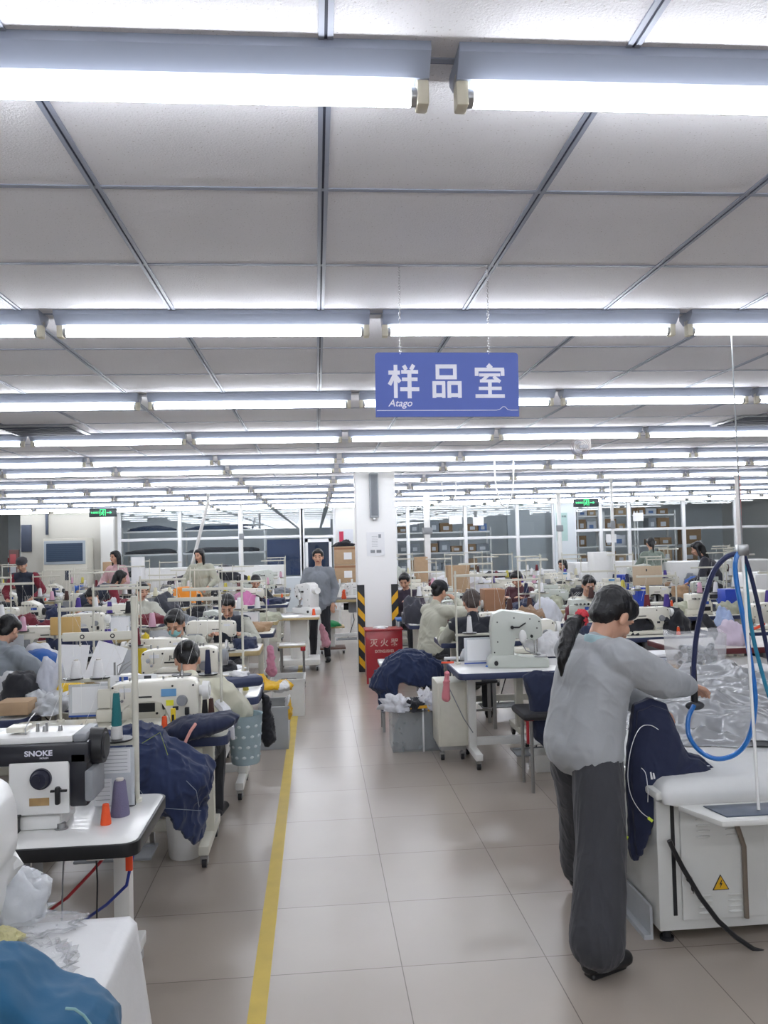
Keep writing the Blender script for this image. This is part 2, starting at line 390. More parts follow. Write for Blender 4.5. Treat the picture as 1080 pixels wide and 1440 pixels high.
# left glazed room
zs_, zm = .86, Z_(300, 757, YW)
window(xw(168), xw(426), zs_, CZ, [xw(253), xw(338)], [zm], label='long glazed partition of the left storeroom')
window(xw(424), xw(471), 0.0, CZ, [], [zm-.02], label='glazed partition bay with the storeroom door')
struct('wall_sill', MB().box((xw(168), YW-.1, 0), (xw(424), YW+.08, zs_)), WALLB, label='low white wall under the left glazing')
d = bpy.data.objects.new('door_1', None); COL.objects.link(d); d.location = (0, YW-.05, 0); d['kind'] = 'structure'; d['label'] = 'white framed glass door behind the standing man'
a, b = xw(429), xw(466); f = MB()
f.box((a, -.03, .02), (a+.07, .03, zm-.08)).box((b-.07, -.03, .02), (b, .03, zm-.08)).box((a, -.03, zm-.16), (b, .03, zm-.08)).box((a, -.03, .02), (b, .03, .3))
f.obj('door_frame', FR, d); MB().box((a+.07, -.004, .3), (b-.07, .004, zm-.16)).obj('pane', GLASS, d)
MB().box((a+.02, -.08, .95), (a+.04, -.03, 1.15), .004).obj('door_handle', STEEL, d)
# masonry between the glazed parts
struct('wall_back', MB().box((xw(472), YW-.12, 0), (xw(556), YW+.1, CZ)), WALLM, label='white wall section behind the pillar')
struct('wall_corner', MB().box((xw(35), YW-.3, 0), (xw(166), YW+.1, CZ)), mat('cream_wall', 'b9b7af', .8, var=.02), label='cream wall behind the air conditioner')
struct('wall_pier', MB().box((xw(148), YW-.45, 0), (xw(166), YW-.3, CZ)), WALLM, label='pale pier beside the left glazing')
struct('wall_divider', MB().box((xw(779), YW-.1, 0), (xw(808), YW+.1, CZ)), WALLB, label='wall section with poster between the right glazing')
window(xw(556), xw(779), .86, CZ, [xw(574), xw(655), xw(728)], [Z_(650, 757, YW)], label='glazed partition right of the pillar')
window(xw(808), xw(1100), .86, CZ, [xw(845)+.0, xw(885), xw(962), xw(1035)], [Z_(950, 743, YW)], label='glazed partition of the parcel storeroom')
struct('wall_sill', MB().box((xw(556), YW-.1, 0), (xw(779), YW+.08, .86)), WALLM, label='low wall under the middle glazing')
struct('wall_sill', MB().box((xw(808), YW-.1, 0), (xw(1100), YW+.08, .86)), WALLM, label='low wall under the right glazing')
struct('wall_partition', MB().box((xw(471), YW+.1, 0), (xw(471)+.1, YF, CZ2)), WALLB, label='cross wall right of the left storeroom')
struct('wall_partition', MB().box((xw(742), YW+2.2, 0), (xw(800), YW+2.3, CZ2)), WALLB, label='back wall seen through the middle glazing')
struct('wall_partition', MB().box((xw(35)-.1, YW+.1, 0), (xw(35), YF, CZ2)), WALLB, label='corridor side wall at far left')
struct('trim_2', MB().box((xw(575)-.04, YW-.07, .02), (xw(575)+.02, YW-.04, zm), .004).box((xw(655)-1.05, YW-.07, .02), (xw(655)-.98, YW-.04, 1.9), .004), FR, label='white door jambs of the middle glazing')

# the pillar
PX0, PX1, PY = X_(502, 10.9), X_(557, 10.9), 10.9
pl = struct('wall_pillar', MB().box((PX0, PY, 0), (PX1, PY+.55, CZ), .004), mat('pillar_paint', 'f3f3f2', .7, var=.02, scale=2), label='square white pillar beside the aisle')
HAZY = mat('hazard_yellow', 'e0a818', .5); HAZB = mat('hazard_black', '24262b', .5)
for s in (0, 1):
    f = MB(); w = .092; h0, h1 = .0, 1.16
    x0 = PX0-.008 if s == 0 else PX1+.008-w
    f.box((x0, PY-.01, h0), (x0+w, PY-.002, h1), m=HAZB)
    xs = PX0-.01 if s == 0 else PX1+.002
    f.box((xs, PY-.01, h0), (xs+.008, PY+w, h1), m=HAZB)
    k = 0
    for q in range(5):
        zc = .12+q*.215; dz = -.1 if s == 0 else .1
        f.prism([(x0+.002, zc-dz/2-.05), (x0+w-.002, zc+dz/2-.05), (x0+w-.002, zc+dz/2+.05), (x0+.002, zc-dz/2+.05)], 0, .002, m=HAZY,
                tr=Matrix.Translation((0, PY-.0105, 0)) @ Matrix.Rotation(R(90), 4, 'X'))
    f.obj('corner_guard', None, pl)
# column speaker, notice sheet, extinguisher cabinet
t = thing('column_speaker', 'long grey column speaker hung high on the white pillar', 'speaker', (X_(527, PY), PY-.05, Z_(527, 697, PY)))
MB().box((-.06, -.04, -.3), (.06, .045, .3), .012).obj('cabinet', mat('speaker_grey', 'a0a5ab', .5), t)
MB().box((-.045, -.046, -.27), (.045, -.038, .28), .004).obj('grille', mat('speaker_grille', '8b9096', .6, bump=.8, bscale=500), t)
MB().box((-.02, -.03, -.335), (.02, .03, -.3), .004).obj('bracket', STEEL, t)
t = thing('notice_sheet', 'clear pouch with a printed notice on the white pillar', 'notice', (X_(528, PY), PY-.006, Z_(528, 765, PY)))
MB().box((-.12, -.003, -.16), (.12, .003, .16)).obj('sleeve', PAPER, t)
f = MB()
for i in range(7): f.box((-.05, -.0045, .1-i*.022), (.03, -.003, .103-i*.022))
f.box((.04, -.0045, .08), (.075, -.003, .13)).box((-.07, -.0045, -.12), (-.01, -.003, -.08)).box((.01, -.0045, -.12), (.075, -.003, -.08))
f.obj('printing', mat('grey_print', '8a8d92', .7), t)
RED = mat('extinguisher_red', 'a51f2c', .35, coat=.3, var=.06)
p = F(535, 963); by = 9.95; bx = X_(537, by)
t = thing('extinguisher_cabinet', 'red metal fire extinguisher cabinet standing in front of the pillar', 'cabinet', (bx, by+.16, 0))
bw, bh = .225, Z_(535, 885, by)
MB().box((-bw, -.15, .07), (bw, .15, bh-.02), .006).obj('body', RED, t)
MB().box((-bw-.012, -.17, bh-.02), (bw+.012, .16, bh), .004).obj('lid', RED, t)
for sx in (-1, 1): MB().box((sx*bw-.0-.025 if sx > 0 else -bw, -.15, 0), (sx*bw if sx > 0 else -bw+.025, -.12, .08)).obj('leg', RED, t)
SCR = mat('cream_lettering', 'd9b9ae', .6)
o = textobj('lettering', '灭 火 器', .1, SCR, t, .0015); o.location = (.0, -.152, bh-.17)
o = textobj('lettering', 'EXTINGUISHER', .048, SCR, t, .0012); o.location = (0, -.152, bh-.27); o.scale.x = .72
heap('tissue', 'crumpled white tissue on top of the red cabinet', 'tissue', (bx-.03, by+.12, bh), .08, .06, .03, PAPER, 3, .6)

# hanging sign with Chinese lettering
sy = 2.77; a = W(527, 500, sy); b = W(727, 492, sy); c = W(529, 591, sy)
sx, sz, sw, sh = (a.x+b.x)/2, (a.z+b.z)/2, (b-a).length, (a-c).length
t = thing('hanging_sign', 'blue hanging sign with white Chinese characters over the aisle', 'sign', (sx, sy, sz-sh/2))
t.rotation_euler = (0, R(.6), R(-1))
SB = mat('sign_blue', '3f57ab', .45, var=.03, scale=3); SW = mat('sign_white', 'e4e4f0', .5, var=.02)
pts = []
for cx, cz, a0 in ((sw/2-.012, sh/2-.012, 0), (-sw/2+.012, sh/2-.012, 90)):
    for q in range(5): an = R(a0+q*22.5); pts.append((cx+.012*math.cos(an), cz+.012*math.sin(an)))
pts += [(-sw/2, -sh/2), (sw/2, -sh/2)]
MB().prism(pts, -.003, .003, tr=Matrix.Rotation(R(90), 4, 'X')).obj('board', SB, t)
# bold strokes on a 100 x 100 field, y up: (x0, y0, x1, y1, width[, width at end])
GLYPH = [
    [(1, 76, 38, 76, 12), (24, 99, 24, 1, 12), (21, 70, 4, 40, 12), (27, 62, 38, 48, 12), (50, 97, 58, 84, 12), (82, 99, 73, 84, 12), (42, 78, 96, 78, 11), (44, 56, 94, 56, 11), (38, 27, 99, 27, 12), (68, 80, 68, 0, 13)],
    [(20, 98, 20, 56, 12), (76, 98, 76, 56, 12), (14, 94, 82, 94, 12), (14, 62, 82, 62, 12), (9, 48, 9, 1, 12), (39, 48, 39, 1, 11), (3, 45, 44, 45, 11), (4, 9, 44, 9, 11), (57, 48, 57, 1, 12), (91, 48, 91, 1, 12), (52, 45, 97, 45, 11), (52, 9, 96, 9, 11)],
    [(44, 99, 56, 88, 14), (8, 86, 8, 66, 12), (2, 85, 97, 85, 11), (92, 86, 92, 66, 12), (16, 69, 84, 69, 9), (46, 69, 26, 52, 10), (18, 51, 80, 51, 9), (62, 64, 84, 48, 10), (50, 50, 50, 6, 12), (14, 29, 88, 29, 10), (3, 6, 98, 6, 11)]]
for i, gl in enumerate(GLYPH):
    f = MB(); S = (.118*.92, .118)
    for k, (a, b, c, d, w) in enumerate(gl):
        p, q = V((a-50, b-50, 0)), V((c-50, d-50, 0)); n = (q-p).normalized(); n = V((-n.y, n.x, 0))*w/2
        f.prism([((v.x)*S[0]/100, v.y*S[1]/100) for v in (p+n, q+n, q-n, p-n)], 0, .0008+k*.00003, tr=Matrix.Translation((0, 0, 0)) @ Matrix.Rotation(R(90), 4, 'X'))
    f.obj('character', SW, t, loc=(sw*(-.303+.3*i), -.0032, sh*.05))
o = textobj('lettering', 'Atago', .034, SW, t, .0003, shear=.25); o.location = (-sw*.33, -.0035, -sh*.29)
f = MB(); zz = -sh*.405
f.box((-sw/2+.004, -.0042, zz), (sw*.34, -.003, zz+.0022)).box((sw*.44, -.0042, zz), (sw/2-.004, -.003, zz+.0022))
f.tube([(sw*.34, -.004, zz+.001), (sw*.365, -.004, zz+.004), (sw*.385, -.004, zz+.013), (sw*.4, -.004, zz+.013), (sw*.42, -.004, zz+.003), (sw*.44, -.004, zz+.001)], .0011)
f.obj('stripe', SW, t)
for q, px in enumerate((562, 686)):
    x = X_(px, sy, 480)-sx; f = MB(); top = CZ-(sz-sh/2); bot = sh/2-.008; n = 34
    for i in range(n):
        z = bot+(top-bot)*(i+.5)/n; w = .0035; hh = (top-bot)/n*.62
        lp = [(w*math.cos(u), 0, hh*math.sin(u)) for u in [k*math.pi/3 for k in range(7)]]
        f.tube([(x+(u if i % 2 else 0), (0 if i % 2 else u), z+v) for u, _, v in lp], .0009, 5)
    f.obj('chain', CHROME, t)
# exit signs
for px, py, Y, lab in ((145, 721, 17.9, 'green running man exit sign high at left'), (824, 707, 17.9, 'green running man exit sign high at right')):
    p = W(px, py, Y); t = thing('exit_sign', lab, 'exit sign', p)
    MB().box((-.29, -.03, -.09), (.29, .03, .09), .01).obj('box', mat('exit_box', '2b3338', .4), t)
    f = MB(); G = mat('exit_green', '35d879', .4, emit=.9)
    f.box((-.06, -.034, -.07), (-.05, -.03, .07)).box((.05, -.034, -.07), (.06, -.03, .07)).box((-.06, -.034, .06), (.06, -.03, .07))
    f.ell((.01, -.034, .035), (.016, .003, .016), sub=2)
    f.tube([(.0, -.034, .018), (-.01, -.034, -.015), (.02, -.034, -.035), (.01, -.034, -.06)], .008, 6).tube([(-.01, -.034, -.015), (-.03, -.034, -.04)], .008, 6).tube([(-.03, -.034, .0), (0, -.034, .015), (.03, -.034, -.005)], .006, 6)
    f.box((.08, -.034, -.006), (.17, -.03, .006)).prism([(.15, -.03), (.15, .03), (.19, 0)], 0, .003, tr=Matrix.Translation((0, -.031, 0)) @ Matrix.Rotation(R(90), 4, 'X'))
    f.obj('pictogram', G, t)
    o = textobj('lettering', '安全出口', .045, G, t, .001); o.location = (-.16, -.033, 0)
    MB().cyl((-.2, 0, .09), (-.2, 0, CZ-p.z), .006).cyl((.2, 0, .09), (.2, 0, CZ-p.z), .006).obj('rod', STEEL, t)
# air conditioner
Y = YW-1.0; x0, x1, zt = X_(60, Y), X_(122, Y), Z_(90, 757, Y)
t = thing('air_conditioner', 'tall cream floor standing air conditioner against the far left wall', 'air conditioner', ((x0+x1)/2, Y+.25, 0)); w = (x1-x0)/2
MB().box((-w, -.25, .05), (w, .35, zt), .02).obj('cabinet', mat('ac_cream', 'cfccc0', .4), t)
MB().box((-w+.03, -.275, zt-.62), (w-.03, -.245, zt-.06), .03).obj('outlet_frame', mat('ac_frame', 'a6b0ba', .4), t)
f = MB()
f.box((-w+.09, -.285, zt-.55), (w-.09, -.272, zt-.12), m=mat('ac_dark', '35465c', .4))
for k in range(9): f.box((-w+.1, -.292, zt-.53+k*.046), (w-.1, -.283, zt-.51+k*.046), m=mat('ac_louvre', '3d4f66', .4))
f.obj('louvre', None, t)
MB().box((-.0, -.262, zt-1.0), (.13, -.245, zt-.76), .005).obj('control_panel', mat('ac_panel', '3a4150', .3), t)
MB().box((-w, -.25, 0), (w, .3, .05)).obj('plinth', GREY, t)
# far left corridor posters, wall items
t = thing('poster_board', 'tall dark red poster board beside the far left corridor', 'poster', (X_(20, YW+.1), YW+.1, 0))
MB().box((-.12, -.03, .0), (.12, .02, 1.75), .005).obj('board', mat('poster_brown', '6b4a48', .5), t)
f = MB()
for k in range(4): f.box((-.09, -.036, .5+k*.3), (.05, -.028, .74+k*.3), .002, m=mat('poster_cell%d' % (k % 2), 'b5545a' if k % 2 else 'b8bcc2', .5))
f.obj('picture', None, t)
f = MB().box((-.1, -.015, -.28), (.1, .0, .28), .004, m=PAPER).box((-.09, -.02, .06), (.09, -.014, .2), m=mat('poster_red', 'b5343f', .6)).box((-.09, -.02, -.24), (.09, -.014, .02), m=mat('poster_blue', '6c9cc4', .6))
tag(f.obj('wall_notice', None, loc=(X_(5, YF-.3), YF-.03, 1.3)), 'red and blue notice on the corridor wall at far left', 'notice')
f = MB().box((-.03, -.03, -.42), (.03, .03, .42), .006, m=mat('dark_panel', '3b4354', .5))
tag(f.obj('wall_duct', None, loc=(X_(67, YW-.3), YW-.34, Z_(67, 728, YW-.3))), 'thin dark vertical duct above the air conditioner', 'duct')
f = MB().box((-.12, -.03, -.33), (.12, .03, .33), .006, m=mat('dark_panel', '3b4354', .5))
tag(f.obj('information_board', None, loc=(X_(38, YW-.3), YW-.335, Z_(38, 757, YW-.3))), 'narrow dark board on the corner of the corridor', 'board')
t = thing('calendar', 'red wall notice left of the pillar on the back wall', 'notice', (X_(486, YW-.15), YW-.13, Z_(484, 755, YW)))
MB().box((-.2, -.004, -.19), (.2, .004, .19)).obj('sheet', mat('grey_sheet', 'c8cbd2', .6), t)
MB().box((-.16, -.008, -.14), (-.05, -.004, .14)).obj('red_panel', mat('red_panel', 'b5234a', .5), t)
t = thing('wall_poster', 'pale green poster on the wall beside the right exit sign', 'poster', (X_(791, YW-.12), YW-.11, Z_(791, 741, YW)))
MB().box((-.15, -.004, -.37), (.15, .004, .37)).obj('sheet', mat('poster_green', 'a9c4c0', .6), t)
o = textobj('lettering', '生产车间', .06, INKD, t, .001); o.location = (0, -.006, .27)
o = textobj('lettering', '质', .09, INKD, t, .001); o.location = (-.05, -.006, .02)
# ================================================================ kit: benches, machines, stands, cones
def caster(mb_at, parent, big=1):
    x, y, z = mb_at; f = MB()
    f.box((x-.016, y-.02, z-.035), (x+.016, y+.02, z-.02), m=STEEL).box((x-.02, y-.018, z-.06*big), (x-.015, y+.018, z-.02), m=STEEL).box((x+.015, y-.018, z-.06*big), (x+.02, y+.018, z-.02), m=STEEL)
    r = .028*big
    f.cyl((x-.012, y, r), (x+.012, y, r), r, n=14, m=DARK)
    f.cyl((x, y, z-.02), (x, y, z), .008, m=STEEL)
    return f.obj('caster', None, parent)
def make_bench(w=1.2, d=.56, h=.75, top=TOPC, edge=NAVYE, frame=FRAME, legy=0):
    t = thing('sewing_bench', None, 'table')
    th = .035
    rr = .05; pts = []
    for cx, cy, a in ((w/2-rr, d/2-rr, 0), (-w/2+rr, d/2-rr, 90), (-w/2+rr, -d/2+rr, 180), (w/2-rr, -d/2+rr, 270)):
        for q in range(5): an = R(a+q*22.5); pts.append((cx+rr*math.cos(an), cy+rr*math.sin(an)))
    MB().prism([(x*.985, y*.97) for x, y in pts], h-.01, h, bev=.001).obj('tabletop', top, t)
    MB().prism(pts, h-th-.012, h-.0015, bev=.004).obj('edge_band', edge, t)
    for s in (-1, 1):
        x = s*(w/2-.16); f = MB()
        f.box((x-.03, -.035+legy, .12), (x+.03, .035+legy, h-th-.012), .004); f.box((x-.03, -.2, h-th-.045), (x+.03, .2, h-th-.012), .003)
        f.obj('leg', frame, t)
        f = MB().box((x-.028, -.27+legy, .075), (x+.028, .27+legy, .125), .006)
        ft = f.obj('foot_rail', frame, t)
        for yy in (-.23, .23): caster((x, yy+legy, .085), ft)
    MB().box((-w/2+.16, -.02+legy, .13), (w/2-.16, .02+legy, .19), .004).obj('crossbar', frame, t)
    MB().box((-.2, -.17, .09), (.2, .05, .105), .004).cyl((-.19, .0, .1), (.19, 0, .1), .012).obj('pedal', GREY, t)
    f = MB().box((.02, -.1, h-.24), (.2, .1, h-.05), .02, m=GREY).cyl((-.06, 0, h-.14), (.03, 0, h-.14), .06, m=BLACK)
    f.obj('motor', None, t)
    f = MB().tube([(.1, .05, h-.24), (.12, .1, .4), (.05, .08, .2), (0, .02, .11)], .006); f.obj('cable', DARK, t)
    return t
def make_lockstitch(body=CREAM, logo=None, face=None, display=None, sticker=None, wheel=WHITE):
    """operator at -Y, needle at -X end, handwheel at +X"""
    t = thing('sewing_machine', None, 'sewing machine')
    MB().box((-.26, -.09, 0), (.22, .09, .042), .012).obj('bed', body, t)
    f = MB()
    # side profile extruded: column, arm, head
    prof = [(.06, .04), (.21, .04), (.215, .12), (.215, .235), (.20, .262), (.16, .272), (-.2, .262), (-.245, .25), (-.25, .22), (-.25, .115), (-.2, .105), (-.175, .12), (-.165, .155), (-.12, .172), (-.02, .175), (.03, .16), (.055, .12)]
    f.prism(prof, -.062, .062, tr=Matrix.Rotation(R(90), 4, 'X'), bev=.012)
    f.obj('arm', body, t)
    MB().cyl((-.222, 0, .05), (-.222, 0, .115), .005, m=CHROME).cyl((-.205, 0, .06), (-.205, 0, .115), .005, m=CHROME).obj('needle_bar', None, t)
    MB().box((-.235, -.03, .043), (-.205, .02, .05), .003).box((-.225, -.005, .05), (-.215, .005, .07)).obj('presser_foot', CHROME, t)
    MB().box((-.25, -.055, .0425), (-.19, .055, .0455)).obj('needle_plate', CHROME, t)
    MB().cyl((.215, 0, .2), (.235, 0, .2), .03).cyl((.233, 0, .2), (.268, 0, .2), .052, .048, 24).cyl((.266, 0, .2), (.274, 0, .2), .03, .028, 20).obj('handwheel', wheel, t)
    MB().cyl((.13, -.062, .16), (.13, -.085, .16), .03, .026, 20).obj('stitch_dial', GREY if face is None else BLACK, t)
    MB().box((.155, -.09, .1), (.168, -.06, .125)).box((.15, -.11, .09), (.173, -.085, .13), .004).obj('reverse_lever', BLACK, t)
    f = MB()
    for x, hh in ((-.2, .02), (-.16, .012), (.02, .014), (.1, .02), (.12, .02)): f.cyl((x, .01, .262), (x, .01, .268+hh), .006)
    f.obj('thread_guide', STEEL, t)
    MB().cyl((-.205, -.063, .2), (-.205, -.08, .2), .013).cyl((-.185, -.063, .17), (-.185, -.075, .17), .008).box((-.175, -.07, .18), (-.17, -.06, .25)).obj('tension_unit', CHROME, t)
    if sticker:
        MB().box((.02, -.0648, .185), (.1, -.0625, .225)).obj('sticker', sticker, t)
        MB().box((.045, -.0648, .135), (.085, -.0625, .165)).obj('sticker', mat('yellow_sticker', 'e3e03a', .5), t)
    if display:
        MB().box((-.13, -.07, .272), (.15, -.02, .325), .008).obj('control_box', body, t)
        MB().box((-.04, -.0715, .283), (.06, -.0695, .315)).obj('display', display, t)
    if logo:
        o = textobj('lettering', logo, .032, INKD, t, .0006); o.location = (-.05, -.0635, .215)
    f = MB()
    for sg in (-1, 1):
        y0, y1 = (sg*.0615, sg*.0645) if sg > 0 else (-.0645, -.0615)
        f.box((-.11, y0, .182), (-.03, y1, .19), m=BLACK).box((.075, y0, .06), (.19, y1, .065), m=GREY).box((.08, y0, .11), (.11, y1, .13), m=INKD)
        for a, c in ((-.235, .24), (-.235, .13), (-.12, .24), (.19, .24), (.19, .08), (.08, .24)): f.cyl((a, y0, c), (a, y1, c), .006, n=8, m=DARK)
        f.box((-.2, y0, .215), (-.14, y1, .235), m=PAPER)
    f.box((-.24, -.095, -.012), (.2, .095, .004), m=DARK).box((.06, .062, .05), (.2, .11, .15), .01, m=GREY)
    f.obj('fittings', None, t)
    return t
def make_overlock(body=CREAM):
    t = thing('overlock_machine', None, 'sewing machine')
    MB().prism([(-.14, 0), (.13, 0), (.13, .13), (.1, .2), (-.02, .26), (-.14, .25)], -.11, .11, tr=Matrix.Rotation(R(90), 4, 'X'), bev=.014).obj('casing', body, t)
    MB().box((-.2, -.12, .0), (-.02, -.04, .075), .012).obj('cloth_plate', body, t)
    MB().box((-.19, -.13, .08), (-.06, -.1, .19), .01).obj('looper_cover', body, t)
    MB().cyl((.13, 0, .1), (.165, 0, .1), .055, .05, 20).obj('handwheel', BLACK, t)
    f = MB()
    for k in range(4): f.cyl((-.1+k*.045, -.115, .2), (-.1+k*.045, -.14, .2), .013, n=10)
    f.obj('tension_knob', CHROME, t)
    f = MB().box((-.12, -.02, .25), (-.11, -.01, .33))
    for k in range(3): f.tube([(-.1, -.02, .25), (-.1+.03*k, -.03, .31), (-.06+.03*k, -.03, .335)], .003)
    f.obj('thread_guide', STEEL, t)
    f = MB().box((-.1, .108, .06), (.09, .113, .16), m=GREY).box((-.06, .112, .18), (.02, .115, .21), m=PAPER).box((.0, -.114, .05), (.1, -.109, .1), m=BLACK).box((-.0, -.114, .13), (.08, -.109, .165), m=INK)
    for a, c in ((-.12, .04), (.11, .04), (-.12, .2), (.09, .18)): f.cyl((a, -.115, c), (a, .115, c), .007, n=8, m=DARK)
    f.box((-.13, -.12, -.012), (.13, .12, .003), m=DARK); f.obj('fittings', None, t)
    MB().cyl((-.12, -.07, .07), (-.12, -.07, .2), .005).box((-.14, -.1, .074), (-.1, -.05, .08)).obj('needle_bar', CHROME, t)
    return t
def make_column(body=GREYG, motor=True):
    """bartacker with a tall column and an overhanging head"""
    t = thing('bartack_machine', None, 'sewing machine')
    MB().prism([(-.3, 0), (.24, 0), (.24, .06), (.2, .1), (-.02, .1), (-.05, .075), (-.3, .07)], -.085, .085, tr=Matrix.Rotation(R(90), 4, 'X'), bev=.01).obj('base', body, t)
    MB().prism([(.0, .08), (.2, .08), (.21, .3), (.19, .41), (.1, .44), (-.2, .4), (-.24, .37), (-.25, .24), (-.17, .2), (-.1, .235), (-.0, .24), (.02, .16)], -.075, .075,
               tr=Matrix.Rotation(R(90), 4, 'X'), bev=.014).obj('arm', body, t)
    MB().cyl((-.21, 0, .11), (-.21, 0, .22), .007).cyl((-.18, -.03, .09), (-.18, -.03, .22), .005).box((-.23, -.02, .075), (-.19, .02, .09)).obj('needle_bar', CHROME, t)
    MB().ell((-.07, -.09, .24), (.035, .02, .05), sub=3).obj('lever_cover', WHITE, t)
    f = MB().tube([(-.1, -.078, .34), (-.04, -.1, .31), (.03, -.085, .31)], .006).cyl((.02, -.075, .31), (.02, -.1, .31), .014).cyl((-.15, -.075, .24), (-.15, -.095, .24), .012)
    f.obj('thread_tension', BLACK, t)
    f = MB()
    for a, b in ((-.22, .35), (.0, .38), (.15, .2), (.15, .35), (-.14, .37), (.18, .12), (-.2, .3)): f.cyl((a, -.079, b), (a, .079, b), .006, n=8)
    f.tube([(-.05, .078, .33), (-.12, .085, .3), (-.2, .08, .26)], .005).cyl((-.16, .07, .35), (-.16, .08, .35), .02)
    f.obj('screw', DARK, t)
    MB().cyl((.17, -.083, .04), (.17, -.1, .04), .018).obj('knob', BLACK, t)
    MB().box((-.29, -.04, .068), (-.18, .04, .085), .006).tube([(-.18, -.05, .1), (-.1, -.06, .13), (-.06, -.06, .2)], .006).box((-.235, -.03, .085), (-.2, .03, .105), .004).obj('clamp', STEEL, t)
    if motor: MB().cyl((.2, 0, .33), (.3, 0, .33), .05, .045, 20).obj('motor', body, t)
    return t
def make_stand(h=.72, arm=.42, col=FRAME, az=None, pr=.0085, at_=.022):
    """thread stand: pole at origin, arms toward -X"""
    t = thing('thread_stand', None, 'thread stand')
    ah = h-.028 if az is None else az
    MB().cyl((0, 0, 0), (0, 0, h), pr, n=10).cyl((0, 0, 0), (0, 0, .012), .022).obj('pole', col, t)
    f = MB().box((-arm, -.006, ah-at_), (.012, .006, ah), .003, m=col if az else None)
    if az:
        for k in (.3, .72): f.cyl((-arm*k, -.008, ah-at_/2), (-arm*k, .008, ah-at_/2), .009, n=14, m=DARK).cyl((-arm*k, -.009, ah-at_/2), (-arm*k, .009, ah-at_/2), .005, n=12, m=col)
    for k in (0.25, .75): f.tube([(-arm*k, -.008, ah-at_), (-arm*k, -.012, ah-at_-.015), (-arm*k, -.003, ah-at_-.02), (-arm*k, .008, ah-at_-.01)], .002, 5, m=col if az else None)
    f.obj('top_arm', col, t)
    f = MB()
    for k in (.25, .75): f.tube([(-arm*k, 0, .37), (-arm*k, 0, ah-at_-.01), (-arm*k-.1, -.1, .32)], .0009, 4)
    f.obj('thread', WHITE, t)
    a = MB().box((-arm, -.007, .22), (.012, .007, .24), .003).obj('lower_arm', col, t)
    for k in (.25, .75):
        x = -arm*k
        MB().cyl((x, 0, .24), (x, 0, .247), .055, .058, 20).obj('spool_plate', BLACK, a)
        MB().cyl((x, 0, .247), (x, 0, .31), .004).cyl((x, 0, .247), (x, 0, .27), .013, .008).obj('spool_pin', STEEL, a)
    return t
def make_cone(c, h=.13, r=.036, core=True, parent=None):
    t = thing('thread_cone', None, 'thread cone')
    MB().lathe([(r*.98, 0), (r, .006), (r*.62, h-.008), (r*.55, h-.003), (r*.25, h-.002)], n=20).obj('thread', thread(c), t)
    if core: MB().cyl((0, 0, h-.006), (0, 0, h+.005), r*.4, n=14).obj('core', mat('cone_core', 'c9c4bb', .5), t)
    return t
def make_stool(seatm, h=.45):
    t = thing('work_stool', None, 'stool')
    MB().box((-.18, -.15, h-.03), (.18, .15, h), .012).obj('seat', seatm, t)
    for sx in (-1, 1):
        for sy in (-1, 1): MB().box((sx*.15-.014, sy*.12-.014, 0), (sx*.15+.014, sy*.12+.014, h-.03), .002).obj('leg', STEEL, t)
    MB().box((-.15, -.008, .14), (.15, .008, .16)).obj('stretcher', STEEL, t)
    return t
def pouch(w, h, parent=None):
    f = MB().box((-w/2, -.003, -h/2), (w/2, .003, h/2), .001, m=FILM2).box((-w*.42, -.0045, -h*.4), (w*.42, -.0032, h*.42), m=PAPER)
    f.box((-w/2, -.005, -h/2-.006), (w/2, .005, -h/2+.004), m=INK)
    return f

